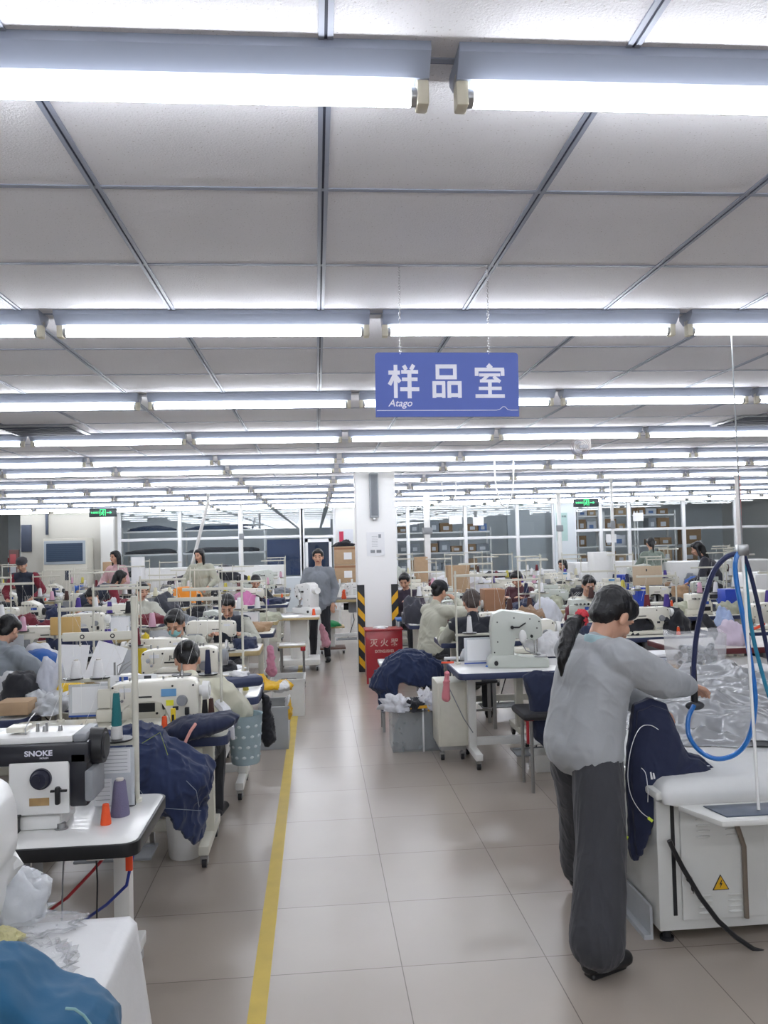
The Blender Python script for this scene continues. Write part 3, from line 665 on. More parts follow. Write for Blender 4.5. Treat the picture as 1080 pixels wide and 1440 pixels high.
# ================================================================ people
def person(label, loc, rz, seated=False, lean=0, head=(0, 0), hl=None, hr=None, top='7d8288', low='2b2c31', inner=None, vest=None, hair='bob', hairm=HAIR,
           mask=False, k=1.0, vox=.009, bulky=.018, skin=SKIN, hat=None, feet=None, wide=False, group=None, hem=0, hs=1.0, el=.7, wr=1):
    """local frame: faces +Y. lean/head pitch in degrees (forward +). hl/hr hand targets (local)."""
    t = thing('person', label, 'person', loc, rz, group)
    pz = .50 if seated else .90
    P = V((0, 0, pz)); l = R(lean); u = V((0, math.sin(l), math.cos(l))); f = V((0, math.cos(l), -math.sin(l))); X = V((1, 0, 0))
    Rt = Matrix.Rotation(-l, 3, 'X')
    N = P+u*.50; SH = {-1: P+u*.445+X*-.165, 1: P+u*.445+X*.165}
    hp, hy = R(head[0]), R(head[1]); RH = Matrix.Rotation(-hy, 3, 'Z') @ Matrix.Rotation(-hp, 3, 'X')
    HC = N+u*.055+(RH @ V((0, .02, .115)))
    joints = {}
    for s, tgt in ((-1, hl), (1, hr)):
        S = SH[s]; H = V(tgt) if tgt is not None else S+V((s*.06, .05, -.52)); a, b = .28, .25; d = H-S
        if d.length > a+b-.01: H = S+d.normalized()*(a+b-.01); d = H-S
        x = (a*a-b*b+d.length_squared)/(2*d.length); y = math.sqrt(max(0, a*a-x*x)); dn = d.normalized()
        pole = V((s*el, -.35, -.6)); pole = (pole-dn*pole.dot(dn)).normalized()
        joints[s] = (S, S+dn*x+pole*y, H)
    legs = {}
    for s in (-1, 1):
        hip = P+V((s*.085, 0, -.03))
        if seated: kn = V((s*.13, .42, .49)); an = V((s*.14, .40, .08))
        else:
            an = V((s*.11, .0, .08)) if feet is None else V(feet[(s+1)//2]); kn = (hip+an)/2+V((0, .03, .02))
        legs[s] = (hip, kn, an)
    # -- body: one continuous figure
    m = MB()
    m.ell(P+u*.0, (.15, .105, .11), Rt).ell(P+u*.18, (.12, .085, .15), Rt).ell(P+u*.34, (.15, .1, .15), Rt)
    for s in (-1, 1):
        S, E, H = joints[s]; m.cap(N-u*.04, S, .045, .05).cap(S, E, .047, .036).cap(E, H, .036, .024)
        hip, kn, an = legs[s]; m.cap(hip, kn, .078, .055).cap(kn, an, .052, .034)
        fd = V((s*.15, 1, 0)).normalized(); m.cap(an+V((0, -.03, -.035)), an+fd*.14+V((0, 0, -.05)), .032, .026)
        # hand: palm, four fingers, thumb
        dn = (H-E).normalized(); side = dn.cross(V((0, 0, 1))); side = side.normalized() if side.length > .1 else V((1, 0, 0)); nn = side.cross(dn)
        pc = H+dn*.045; m.ell(pc, (.037, .045, .016), Matrix((side, dn, nn)).transposed(), sub=3)
        for q in range(4):
            o = side*(q-1.5)*.019*1.0; L = (.068, .078, .072, .056)[q if s < 0 else 3-q]
            a0 = H+dn*.075+o; a1 = a0+dn*L*.5-nn*.012; a2 = a1+dn*L*.35-nn*.03
            m.cap(a0, a1, .0095, .0088).cap(a1, a2, .0088, .0075)
        a0 = H+dn*.03+side*(-s)*-.03; a1 = a0+(dn*.6+side*(s)*.7).normalized()*.035-nn*.01; a2 = a1+dn*.028-nn*.012
        m.cap(a0, a1, .012, .0105).cap(a1, a2, .0105, .009)
    m.cap(N-u*.03, HC+RH @ V((0, -.015, -.05)), .052, .047)
    def hp_(x, y, z): return HC+RH @ V((x, y, z))
    m.ell(hp_(0, -.008, .03), (.073, .088, .082), RH).ell(hp_(0, .018, -.022), (.062, .068, .082), RH).ell(hp_(0, .035, -.075), (.034, .038, .03), RH)
    m.cap(hp_(0, .086, .002), hp_(0, .103, -.03), .008, .013).ell(hp_(0, .083, -.063), (.024, .012, .007), RH).ell(hp_(0, .082, -.053), (.02, .012, .006), RH)
    m.cap(hp_(-.035, .073, .022), hp_(.035, .073, .022), .012, .012)
    for s in (-1, 1): m.ell(hp_(s*.074, -.002, -.012), (.01, .02, .032), RH, sub=3).ell(hp_(s*.036, .055, -.028), (.026, .026, .024), RH)
    pt = [(hp_(0, .088, -.058), (.024, .02, .009), 1)]
    for s in (-1, 1): pt += [(hp_(s*.03, .085, .0), (.015, .02, .006), 2), (hp_(s*.031, .085, .024), (.02, .02, .005), 2)]
    bo = blob(m, 'body', [skin, LIPS, BROW], t, vox*.75, 3, paint=pt)
    def grow(o, soft):
        if hs != 1:
            for v in o.data.vertices:
                d = v.co-HC; w_ = 1 if not soft else max(0, min(1, 1-(d.length-.12)/.06)); v.co = HC+d*(1+(hs-1)*w_)
    grow(bo, True)
    # -- upper garment
    b = bulky; m = MB()
    m.ell(P+u*(.02-hem), (.16+b, .115+b, .11+hem), Rt).ell(P+u*.17, (.145+b, .105+b, .17), Rt).ell(P+u*.33, (.165+b, .115+b, .155), Rt)
    for s in (-1, 1): m.cap(P+u*-.0+X*s*.055+f*-.01, P+u*.33+X*s*.06-f*.012, .1+b, .09+b)
    for s in (-1, 1):
        S, E, H = joints[s]; m.cap(N-u*.045, S, .05+b*.6, .06+b*.6)
        if vest is None: m.cap(S, E, .058+b*.8, .05+b*.8).cap(E, H-(H-E).normalized()*.03, .05+b*.7, .036+b*.4)
        else: m.ell(S, .062+b*.6)
    m.cap(N-u*.06, N+u*.015, .075, .062)
    blob(m, 'vest' if vest else 'top', fab(vest or top), t, vox, 12 if wr == 1 else 30, amp=(.011 if b > .02 else .007)*wr, freq=5.5, aniso=(1, 1, .8))
    if vest:
        for s in (-1, 1):
            S, E, H = joints[s]; m = MB(); m.cap(S, E, .058+b*.7, .05+b*.7).cap(E, H-(H-E).normalized()*.03, .05+b*.6, .036+b*.4)
            blob(m, 'sleeve', fab(top), t, vox, 6, amp=.007, freq=8)
    if inner:
        m = MB(); m.lathe([(.064, -.03), (.074, -.01), (.068, .024), (.055, .026)], n=20, tr=Matrix.Translation(N+u*.01) @ Rt.to_4x4())
        m.obj('collar', fab(inner), t)
    # -- trousers
    m = MB(); m.ell(P+u*-.01, (.155, .118, .115), Rt)
    for s in (-1, 1):
        hip, kn, an = legs[s]
        if wide: m.cap(hip, kn, .122, .116).cap(kn, an+V((0, .01, .05)), .116, .122)
        else: m.cap(hip, kn, .088, .066).cap(kn, an+V((0, 0, .0)), .066, .05)
    blob(m, 'trousers', fab(low), t, vox, 8 if wr == 1 else 20, amp=.009*wr, freq=6, aniso=(2, 2, .35))
    for s in (-1, 1):
        hip, kn, an = legs[s]; fd = V((s*.15, 1, 0)).normalized(); m = MB()
        m.cap(an+V((0, -.035, -.032)), an+fd*.15+V((0, 0, -.04)), .042, .036).box((an.x-.03, an.y-.05, 0), (an.x+.035, an.y+.15, .02), .008)
        blob(m, 'shoe', BLACK, t, vox, 2)
    # -- hair
    m = MB()
    if hair:
        m.ell(hp_(0, -.022, .036), (.083, .088, .09), RH).ell(hp_(0, .04, .078), (.062, .045, .036), RH)
        for s in (-1, 1): m.ell(hp_(s*.06, .012, .045), (.026, .052, .045), RH, sub=3)
        if hair in ('bob', 'long'):
            for s in (-1, 1): m.cap(hp_(s*.07, .0, .03), hp_(s*.074, -.0, -.09 if hair == 'bob' else -.17), .028, .02)
            m.cap(hp_(0, -.06, 0), hp_(0, -.07, -.09 if hair == 'bob' else -.18), .06, .045)
        elif hair == 'short': m.ell(hp_(0, -.045, -.02), (.07, .055, .07), RH)
        else:
            m.ell(hp_(0, -.05, -.015), (.066, .055, .065), RH)
            if hair == 'pony': m.cap(hp_(0, -.1, .0), hp_(0, -.135, -.06), .03, .028).cap(hp_(0, -.135, -.06), hp_(0, -.12, -.2), .028, .012)
            if hair == 'bun': m.ell(hp_(0, -.11, .03), (.04, .04, .04), RH)
        grow(blob(m, 'hair', hairm, t, vox*.9, 4, amp=.003, freq=22, aniso=(1, 1, .25)), False)
    if hat:
        m = MB(); m.ell(hp_(0, -.012, .06), (.093, .1, .075), RH).ell(hp_(0, .0, .04), (.094, .104, .03), RH)
        blob(m, 'hat', fab(hat), t, vox, 3, amp=.004)
    if mask:
        m = MB(); m.ell(hp_(0, .045, -.048), (.058, .062, .048), RH)
        blob(m, 'face_mask', mat('mask_blue', '8fc9cf', .7), t, vox*.8, 2, amp=.003, freq=20)
    t.scale = (k, k, k)
    return t, joints, HC, RH
# ================================================================ far end: racks, parcels, hanging things
def rack(x0, x1, y, zs, label, d=.5):
    t = thing('storage_rack', label, 'shelf rack', ((x0+x1)/2, y, 0)); w = (x1-x0)/2
    for sx in (-1, 1):
        for yy in (0, d): MB().box((sx*w-.02, yy-.02, 0), (sx*w+.02, yy+.02, zs[-1]+.1)).obj('post', WHITE, t)
    for z in zs: MB().box((-w, -.02, z-.04), (w, d+.02, z)).obj('shelf', WHITE, t)
    return t
PARC = [mat('parcel_brown', '8f7355', .8), mat('parcel_tan', 'b19878', .8), mat('parcel_white', 'c9cbd0', .7), mat('parcel_grey', '8a8f96', .7), mat('parcel_blue', '5f7db0', .6)]
BOXM = {}
def parcels(x0, x1, y, zs, hmax, where, wts=(3, 3, 3, 2, 1), dens=.92, depth=.4):
    nsh = ['bottom', 'second', 'third', 'fourth', 'top']
    for si, z in enumerate(zs):
        x = x0+.04; i = 0
        while x < x1-.2:
            w = rnd.choice((.22, .26, .3, .34)); h = min(hmax, rnd.choice((.16, .2, .24, .3)))
            if rnd.random() < dens and x+w < x1:
                key = (w, h, rnd.choices(range(5), wts)[0])
                if key not in BOXM:
                    f = MB().box((-w/2, 0, 0), (w/2, depth, h), .004, m=PARC[key[2]])
                    f.box((-w*.25, -.003, h*.2), (w*.2, .001, h*.62), m=PARC[2 if key[2] != 2 else 4])
                    BOXM[key] = f.mesh('parcel')
                o = bpy.data.objects.new('parcel', BOXM[key]); COL.objects.link(o); o.location = (x+w/2, y+.05+rnd.random()*.05, z)
                tag(o, '%s parcel on the %s shelf of the %s' % (['brown', 'tan', 'white', 'grey', 'blue'][key[2]], nsh[min(si, 4)], where), 'box', 'parcels on the %s shelf of the %s' % (nsh[min(si, 4)], where))
            x += w+.03; i += 1
ZA = [.55, 1.0, 1.45, 1.9, 2.3]
for k, (pa, pb, nm) in enumerate(((813, 848, 'rack behind the exit sign'), (850, 893, 'rack behind the right glazing'), (897, 950, 'rack behind the seated back view worker'))):
    x0, x1 = X_(pa, YW+.9), X_(pb, YW+.9)
    rack(x0, x1, YW+.9, ZA, ['white parcel rack behind the right exit sign', 'white parcel rack in the middle of the right storeroom', 'white parcel rack behind the green jacketed worker'][k])
    parcels(x0, x1, YW+.9, ZA[1:], .34, nm)
x0, x1 = X_(962, YW+.9), X_(985, YW+.9)
rack(x0, x1, YW+.9, [.9, 1.45], 'low white rack with two big cartons')
for k, (a, z, h) in enumerate(((968, .9, .45), (974, 1.45, .42))):
    f = MB().box((-.24, 0, 0), (.24, .45, h), .006, m=PARC[0]).box((-.1, -.004, h*.3), (.1, 0, h*.55), m=PARC[2])
    tag(f.obj('carton', None, loc=(X_(a, YW+.95), YW+.92, z)), ['big brown carton on the lower shelf of the low rack', 'big brown carton on the upper shelf of the low rack'][k], 'box')
for k, (pa, pb, nm) in enumerate(((558, 600, 'rack right of the pillar'), (603, 652, 'second rack right of the pillar'), (656, 690, 'third rack right of the pillar'))):
    x0, x1 = X_(pa, YW+.8), X_(pb, YW+.8)
    rack(x0, x1, YW+.8, [.9, 1.4, 1.95], ['metal rack with grey cartons close beside the pillar', 'metal rack of cartons in the glazed room', 'metal rack with brown cartons near the white wall'][k])
    parcels(x0, x1, YW+.8, [.9, 1.4, 1.95], .4, nm, (3, 1, 1, 5, 1) if k < 2 else (4, 2, 1, 3, 2))
# left storeroom: long shelves with dark fabric rolls
for k, (pa, pb) in enumerate(((172, 250), (256, 372))):
    x0, x1 = X_(pa, YW+.7), X_(pb, YW+.7)
    rack(x0, x1, YW+.7, [.95, 1.55, 2.15], ['long white shelf rack behind the leftmost glazing', 'long white shelf rack behind the second and third panes'][k], .7)
    for q, z in enumerate((.95, 1.55, 2.15)):
        w = (x1-x0)/2*.9
        f = heap('folded_fabric', '%s %s fabric on the %s shelf behind the %s' % (['flattened', 'long', 'loose'][q], ['charcoal', 'grey', 'bluish'][q], ['lowest', 'middle', 'top'][q], ['leftmost glazing', 'second and third panes'][k]), 'fabric',
                 ((x0+x1)/2, YW+1.05, z), w, .28, .13 if q else .22, fab(['34383f', '4a4c52', '3b4a63'][q]), seed=k*5+q, amp=.3)
f = MB().box((-.55, 0, 0), (.55, .04, .95), m=mat('navy_board', '33466e', .6))
tag(f.obj('display_board', None, loc=(X_(405, YW+.6), YW+.6, .9)), 'dark blue board leaning behind the glass near the door', 'board')
f = MB().box((-.35, 0, 0), (.35, .04, .8), m=mat('navy_board', '33466e', .6)).box((-.25, -.3, -1), (.25, .3, 0), .01, m=WALLB)
tag(f.obj('display_board', None, loc=(X_(447, YW+.9), YW+.9, 1.0)), 'dark blue panel seen through the glass door', 'board')
for k, (px, pz) in enumerate(((641, 731), (673, 733), (859, 735), (898, 730))):
    f = MB().box((-.14 if k else -.17, -.004, -.11), (.14 if k else .17, .004, .11), m=PAPER)
    tag(f.obj('paper_notice', None, loc=(X_(px, YW), YW-.03, Z_(px, pz if k < 2 else (757 if k == 2 else 727), YW))), 'white paper notice taped to the glass ' + ['left of the mullion near the pillar', 'over the stacked cartons', 'low beside the right exit sign', 'above the green jacketed worker'][k], 'notice')
# stacked cartons left of the pillar
for k in range(2):
    f = MB().box((-.21, -.15, 0), (.21, .15, .36), .006, m=CARD).box((-.02, -.153, .1), (.14, -.149, .24), m=PAPER).box((-.21, -.1535, .3), (.21, -.151, .34), m=CARD2)
    tag(f.obj('carton', None, loc=(X_(484, 16.5), 16.5, .92+k*.37)), ['brown carton with white label on the rack left of the pillar', 'brown carton on top of another left of the pillar'][k], 'box')
rack(X_(476, 16.5), X_(493, 16.5), 16.3, [.45, .9], 'small steel rack holding cartons left of the pillar', .4)
heap('cloth_bundle', 'dark cloth bundle on the cartons left of the pillar', 'fabric', (X_(484, 16.5), 16.5, 1.65), .2, .14, .12, BLKF, 4, .5)

# ---- things hanging from the ceiling
def hang_tube(name, label, cat, pts, r, m): tag(MB().tube(pts, r).obj(name, m), label, cat)
def arc(px0, px1, py, Y, n=12, top=CZ):
    a, b = X_(px0, Y, py), X_(px1, Y, py); zb = Z_((px0+px1)/2, py, Y); o = []
    for i in range(n+1):
        u = i/n*math.pi; o.append(((a+b)/2-(b-a)/2*math.cos(u), Y, zb+(top-zb)*(1-math.sin(u)**.6) if 0 < i < n else top))
    return o
hang_tube('ceiling_hose', 'white hose looping down from the ceiling right of the pillar', 'hose', arc(697, 724, 713, 8.9), .009, WHITE)
hang_tube('ceiling_hose', 'short pale hose loop hanging far behind near the pillar', 'hose', arc(622, 642, 709, 12.6), .009, WHITE)
for k, (px, Y, zb, r, lab) in enumerate(((601, 15.6, .9, .055, 'thick white service pole right of the pillar'), (787, 16.5, .9, .04, 'white service pole beside the poster wall'), (862, 12.9, .78, .022, 'thin white service pole above the cardboard panel'), (340, 18.0, .9, .03, 'white service pole before the left glazing'))):
    x = X_(px, Y); t = thing('service_pole', lab, 'pole', (x, Y, 0))
    MB().box((-r, -r*.7, 0), (r, r*.7, CZ), .004).obj('post', WHITE, t)
    MB().box((-r*1.8, -r*1.2, 1.85), (r*1.8, -r*.7, 1.98), .006).obj('socket_box', GREY, t)
Y = 15.2; a, b = W(293, 716, Y), W(263, 822, Y)
t = thing('leaning_duct', 'white diagonal duct coming down from the ceiling at left', 'duct', a); d = b-a; a.z = min(a.z, CZ)
MB().cyl((0, 0, .15), tuple(d), .032, n=4).obj('duct', WHITE, t); MB().cyl((0, 0, .1), (.0, 0, CZ-a.z-.0), .03).obj('ceiling_joint', WHITE, t)
# ceiling fan bracket
Y = 7.35; p = W(815, 634, Y)
t = thing('ceiling_fan', 'small grey caged fan hanging under the ceiling at right', 'fan', p)
MB().box((-.03, -.07, .0), (.09, .07, .13), .012).obj('housing', mat('fan_grey', 'b8b5b2', .5), t)
f = MB()
for k in range(5):
    r = .02+.018*k; y0 = -.09-.02*math.sqrt(max(0, 1-(k/4)**2)); f.tube([(-.02+r*math.cos(u), y0, .03+r*math.sin(u)) for u in [q*math.pi/9 for q in range(19)]], .002, 5)
f.obj('cage', mat('fan_cage', '7f6f72', .4), t)
f = MB()
for k in range(3): f.ell((-.02+.045*math.cos(k*2.1), -.085, .03+.045*math.sin(k*2.1)), (.035, .004, .02), sub=2)
f.ell((-.02, -.085, .03), .018, sub=2); f.obj('blade', GREY, t)
MB().cyl((.03, 0, .13), (.03, 0, CZ-p.z), .012).obj('rod', STEEL, t)
for k, (px, py) in enumerate(((62, 604), (1068, 590))):
    q = ray(px, py); s = (CZ-CAMZ)/q.z; x, y = q.x*s, q.y*s
    f = MB().box((-.3, -.28, -.012), (.3, .28, 0), .003, m=GREY)
    for i in range(8): f.box((-.26, -.23+i*.062, -.02), (.26, -.2+i*.062, -.011), m=SLOT)
    tag(f.obj('ceiling_vent', None, loc=(x, y, CZ-.004)), ['grey slatted ceiling vent at left', 'grey slatted ceiling vent at right edge'][k], 'vent')
# ================================================================ the regular bench grid
PROT = {}
def proto(k, fn):
    if k not in PROT:
        o = fn(); o.location = (0, 0, -50); PROT[k] = [o, False]
    return PROT[k]
def place(k, fn, loc, rz, label, group=None):
    p = proto(k, fn)
    if not p[1]:
        p[1] = True; o = p[0]; o.location = loc; o.rotation_euler = (0, 0, rz); return tag(o, label, None, group)
    return dup(p[0], loc, rz, label, None, group)
BH = .75
B = {
    'cream': lambda: make_bench(top=TOPC, edge=NAVYE), 'white': lambda: make_bench(top=TOPW, edge=WOODE, frame=FRAMEW), 'dark': lambda: make_bench(top=TOPW, edge=BLACK)}
S = {
    'lock': lambda: make_lockstitch(CREAM), 'lockd': lambda: make_lockstitch(GREYG, display=BLACK), 'locks': lambda: make_lockstitch(CREAM, sticker=LCD, display=LCD, wheel=GREY), 'over': lambda: make_overlock(CREAM), 'overg': lambda: make_overlock(GREYG), 'bar': lambda: make_column(GREYG)}
SN = {'lock': 'cream lockstitch machine', 'lockd': 'grey green lockstitch machine', 'locks': 'cream machine with blue display', 'over': 'cream overlock machine', 'overg': 'grey green overlock machine', 'bar': 'grey green column bartacker'}
CC = {'white': 'e9e9ea', 'maroon': '6b1f2b', 'navy': '23294a', 'brown': '4a2f2c', 'black': '1d1d22', 'purple': '4b3a8c', 'pink': 'd7a9bd', 'lilac': '6f6a86', 'orange': 'ef5a2c', 'teal': '1f6f74', 'cream': 'dcd6b9', 'yellow': 'cfc25a'}
def cone(c, loc, label, group=None, h=.13, r=.036, sz=1):
    o = place('cone_%s_%s_%s' % (c, h, r), lambda: make_cone(CC[c], h, r), loc, 0, label, group); return o
def where(side, r, c):
    rows = ['front', 'second', 'third', 'fourth', 'fifth', 'sixth', 'seventh', 'eighth', 'ninth', 'back']
    return '%s bench row %s of the aisle, %s' % (rows[r], side, ['aisle seat', 'second seat in', 'third seat in', 'fourth seat in', 'fifth seat in', 'sixth seat in', 'seventh seat in'][c])
HC = {'white': 'c9cacd', 'grey': '7f838a', 'navy': '2a3350', 'black': '22232a', 'maroon': '6d2330', 'yellow': 'c6b458', 'sage': 'b6b8a4', 'blue': '2f5fb0', 'pink': 'c98fa5', 'tan': 'a88a6b', 'striped blue': '7f93c4'}
def station(x, y, rz, side, r, c, btype, stype, cones=('white', 'white'), stand=.72, pouch_=False, hp=None, clutter=True, sx=0):
    w = where(side, r, c); rot = Matrix.Rotation(rz, 3, 'Z')
    def L(a, b, z=BH): v = rot @ V((a, b, 0)); return (x+v.x, y+v.y, z)
    if btype: place('b'+btype, B[btype], (x, y, 0), rz, '%s topped bench, %s' % (btype if btype != 'dark' else 'dark edged', w))
    if stype: place('s'+stype, S[stype], L(sx, -.02), rz, '%s, %s' % (SN[stype], w))
    if stand:
        key = 'st%.2f' % stand
        place(key, lambda: make_stand(stand), L(.5, .2), rz, '%s thread stand, %s' % ('tall' if stand > .65 else 'low', w))
        for i, cc in enumerate(cones):
            if cc: cone(cc, L(.5-.42*(.25, .75)[i], .2, BH+.247), '%s thread cone on the stand, %s' % (cc, w), '%s cones, %s' % (cc, w))
    if pouch_:
        key = 'pouch'
        if key not in PROT:
            o = bpy.data.objects.new('document_pouch', pouch(.24, .2).mesh('pouch')); COL.objects.link(o); o.location = (0, 0, -50); tag(o, None, 'document pouch'); PROT[key] = [o, False]
        o = place(key, None, L(.3, .188, BH+.11), rz, 'clear document pouch on the stand, %s' % w)
    if hp:
        for i, (cn, a, b, rx, ry, h) in enumerate(hp):
            key = 'heap%s%d' % (cn, i % 2)
            if key not in PROT:
                o = heap('fabric_bundle', None, None, (0, 0, -50), 1, 1, 1, fab(HC[cn]), seed=sum(map(ord, cn)) % 5+len(cn)*3+i, amp=.5, freq=1.3); tag(o, None, 'fabric'); PROT[key] = [o, False]
            o = place(key, None, L(a, b), rz+rnd.random(), '%s %s fabric bundle, %s' % (['loose', 'crumpled', 'folded'][i % 3], cn, w)); o.scale = (rx, ry, h)
def adopt(o, p):
    o.parent = p; o.location = o.location-p.location
    for k in ('label', 'category'):
        if k in o: del o[k]
    return o
# ================================================================ left foreground
def px_heap(name, label, cat, px, pyt, wpx, Y, m, seed=0, base=BH, ry=None, amp=.4, sharp=False, freq=1.0, sub=4):
    x = X_(px, Y, pyt); zt = Z_(px, pyt, Y); r = wpx/2*Y/1140/1.05
    return heap(name, label, cat, (x, Y, base), r, ry or r*.7, min(.42 if sharp else .3, max(.03, (zt-base)/1.1)), m, seed, amp, 0, None, sharp, sub, None, freq)
def px_box(name, label, cat, x0, x1, pyt, Y, base, d, m, bev=.006, rz=0):
    a, b = X_(x0, Y, pyt), X_(x1, Y, pyt); zt = Z_((x0+x1)/2, pyt, Y)
    return tag(MB().box((-(b-a)/2, -d/2, 0), ((b-a)/2, d/2, zt-base), bev).obj(name, m, None, loc=((a+b)/2, Y, base), rz=rz), label, cat)
# bench 1 with the black and white machine
def b1(): return make_bench(1.25, .56, BH, TOPW, BLACK, FRAMEW, legy=.2)
t = BEN1 = b1(); t.location = (-1.245, 3.1, 0); tag(t, 'white topped bench with thick black edge nearest at left', 'table')
XF = 2.98   # plane of the machine front
def mx(px): return X_(px, XF, 1100)
def mz(py, px=60): return Z_(px, py, XF)
t = thing('sewing_machine', 'black and white lockstitch machine with SNOKE lettering', 'sewing machine', (0, XF, 0))
xr, xl = mx(97), mx(97)-.42; xc = mx(129)
MB().box((xl-.08, .02, BH), (mx(82), .2, BH+.05), .01).box((mx(18), .03, BH), (mx(84), .19, mz(1146)), .012).obj('bed', WHITE, t)
MB().box((mx(12), 0, mz(1146)), (xr, .2, mz(1072)), .006).obj('front_panel', WHITE, t)
f = MB().box((xl, .004, mz(1077)), (xc-.012, .196, mz(1046)), .008).box((xr-.002, .004, mz(1138)), (xc-.015, .19, mz(1060)), .01)
f.obj('upper_casing', mat('machine_black', '1b1d26', .28, coat=.4), t)
MB().box((xl, .012, mz(1047)), (mx(101), .19, mz(1037)), .006).obj('top_cover', WHITE, t)
MB().box((mx(101), .012, mz(1048)), (mx(120), .19, mz(1035)), .01).obj('side_cover', GREY, t)
f = MB().cyl((mx(118), .1, mz(1061)), (mx(138), .1, mz(1061)), .066, .062, 28).cyl((mx(137), .1, mz(1061)), (mx(141), .1, mz(1061)), .05, .045, 24)
f.obj('handwheel', BLACK, t)
MB().box((mx(118), -.0, mz(1131)), (mx(131), .16, mz(1086)), .01).obj('motor_cover', GREY, t)
MB().cyl((mx(58), .0, mz(1095)), (mx(58), -.012, mz(1095)), .037, .036, 28).cyl((mx(58), -.012, mz(1095)), (mx(58), -.034, mz(1095)), .032, .026, 28).cyl((mx(56), -.034, mz(1092)), (mx(56), -.037, mz(1092)), .012, .012, 20).obj('stitch_dial', mat('dial_navy', '1d1f33', .3), t)
MB().box((mx(74), -.03, mz(1112)), (mx(97), -.02, mz(1109)), .001).box((mx(81), -.04, mz(1129)), (mx(88), -.018, mz(1104)), .006).cyl((mx(84), -.02, mz(1111)), (mx(84), .004, mz(1111)), .006).obj('reverse_lever', BLACK, t)
MB().box((mx(41), -.0015, mz(1133)), (mx(69), .001, mz(1122))).obj('gold_sticker', mat('gold_sticker', 'c9a878', .25, metal=.6, var=.25, scale=30), t)
MB().box((mx(19), -.02, mz(1171)), (mx(25), .03, mz(1146)), .004).box((mx(17), -.022, mz(1147)), (mx(29), .03, mz(1144)), .002).obj('knee_lever', BLACK, t)
MB().cyl((mx(82), .03, BH), (mx(82), .03, BH+.02), .016).cyl((mx(82), .03, BH), (mx(82), .03, BH+.004), .024).obj('bed_hinge', STEEL, t)
f = MB()
for a, r, hh in ((40, .007, .03), (51, .011, .02), (53, .006, .03), (9, .005, .012), (73, .009, .018)): f.cyl((mx(a), .1, mz(1037)-.002), (mx(a), .1, mz(1037)+hh), r, r*.7)
f.tube([(mx(30), .05, mz(1037)), (mx(33), .02, mz(1026)), (mx(37), .04, mz(1014)), (mx(36), .1, mz(1010))], .002)
f.obj('thread_guide', STEEL, t)
MB().box((mx(1), .05, mz(1034)), (mx(30), .12, mz(1026)), .004).obj('guide_plate', CREAM, t)
o = textobj('lettering', 'SNOKE', .026, SW, t, .0007); o.location = (mx(54), .002, mz(1060)); o.scale.x = 1.15
o = textobj('lettering', 'NOLEN', .009, SW, t, .0001); o.location = (mx(62), .002, mz(1066.5))
t = make_stand(.8, .275, FRAME, .665, .0125, .034); t.location = (X_(192, 3.3, 1000), 3.28, BH); tag(t, 'grey steel thread stand on the nearest bench with black plates', 'thread stand')
sx_, sy_ = t.location.x, 3.28; zc = BH+.247
c = make_cone(CC['teal'], .13, .02); c.location = (sx_-.0725, sy_, zc+.05); tag(c, 'tall teal thread cone on the nearest thread stand', 'thread cone')
t = tag(MB().lathe([(.021, 0), (.023, .006), (.0215, .05)], n=16).obj('cone_holder', WHITE, None, loc=(sx_-.0725, sy_, zc)), 'white sleeve under the teal thread cone', 'spool holder')
t = tag(MB().lathe([(.022, 0), (.013, .03), (.011, .045), (.005, .046)], n=16).obj('cone_holder', WHITE, None, loc=(sx_-.2175, sy_, zc)), 'white empty cone holder on the nearest thread stand', 'spool holder')
p = W(161, 1082, 3.22); t = thing('document_pouch', 'clear pouch with printed work sheets beside the nearest machine', 'document pouch', (p.x, p.y, BH+.11))
MB().box((-.075, -.002, -.105), (.075, .002, .115), .001).obj('sleeve', FILM2, t)
MB().box((-.07, -.0045, .02), (.06, -.003, .11)).box((-.075, -.006, -.1), (-.01, -.0045, .0)).obj('work_sheet', PAPER, t)
f = MB()
for k in range(6): f.box((-.06, -.0055, .1-k*.014), (.05, -.0047, .1015-k*.014))
for k in range(5): f.box((-.07, -.0068, -.015-k*.016), (-.016, -.0062, -.0138-k*.016))
f.obj('printing', mat('grey_print', '8a8d92', .7), t)
def fcone(c, px, py, h, r, lab, core=True):
    o = make_cone(CC[c], h, r, core); p = F(px, py, BH); o.location = (p.x, p.y, BH); tag(o, lab, 'thread cone')
fcone('lilac', 169, 1146, .13, .035, 'big greyish purple thread cone on the nearest bench')
fcone('black', 184, 1132, .155, .019, 'slim black thread cone behind the purple one')
fcone('orange', 149, 1159, .075, .019, 'small orange thread cone at the edge of the nearest bench', False)
o = make_cone(CC['black'], .06, .016); p = F(152, 1132, BH); o.location = (p.x-.03, p.y, BH+.016); o.rotation_euler = (0, R(80), 0); tag(o, 'small black thread cone lying beside the purple one', 'thread cone')
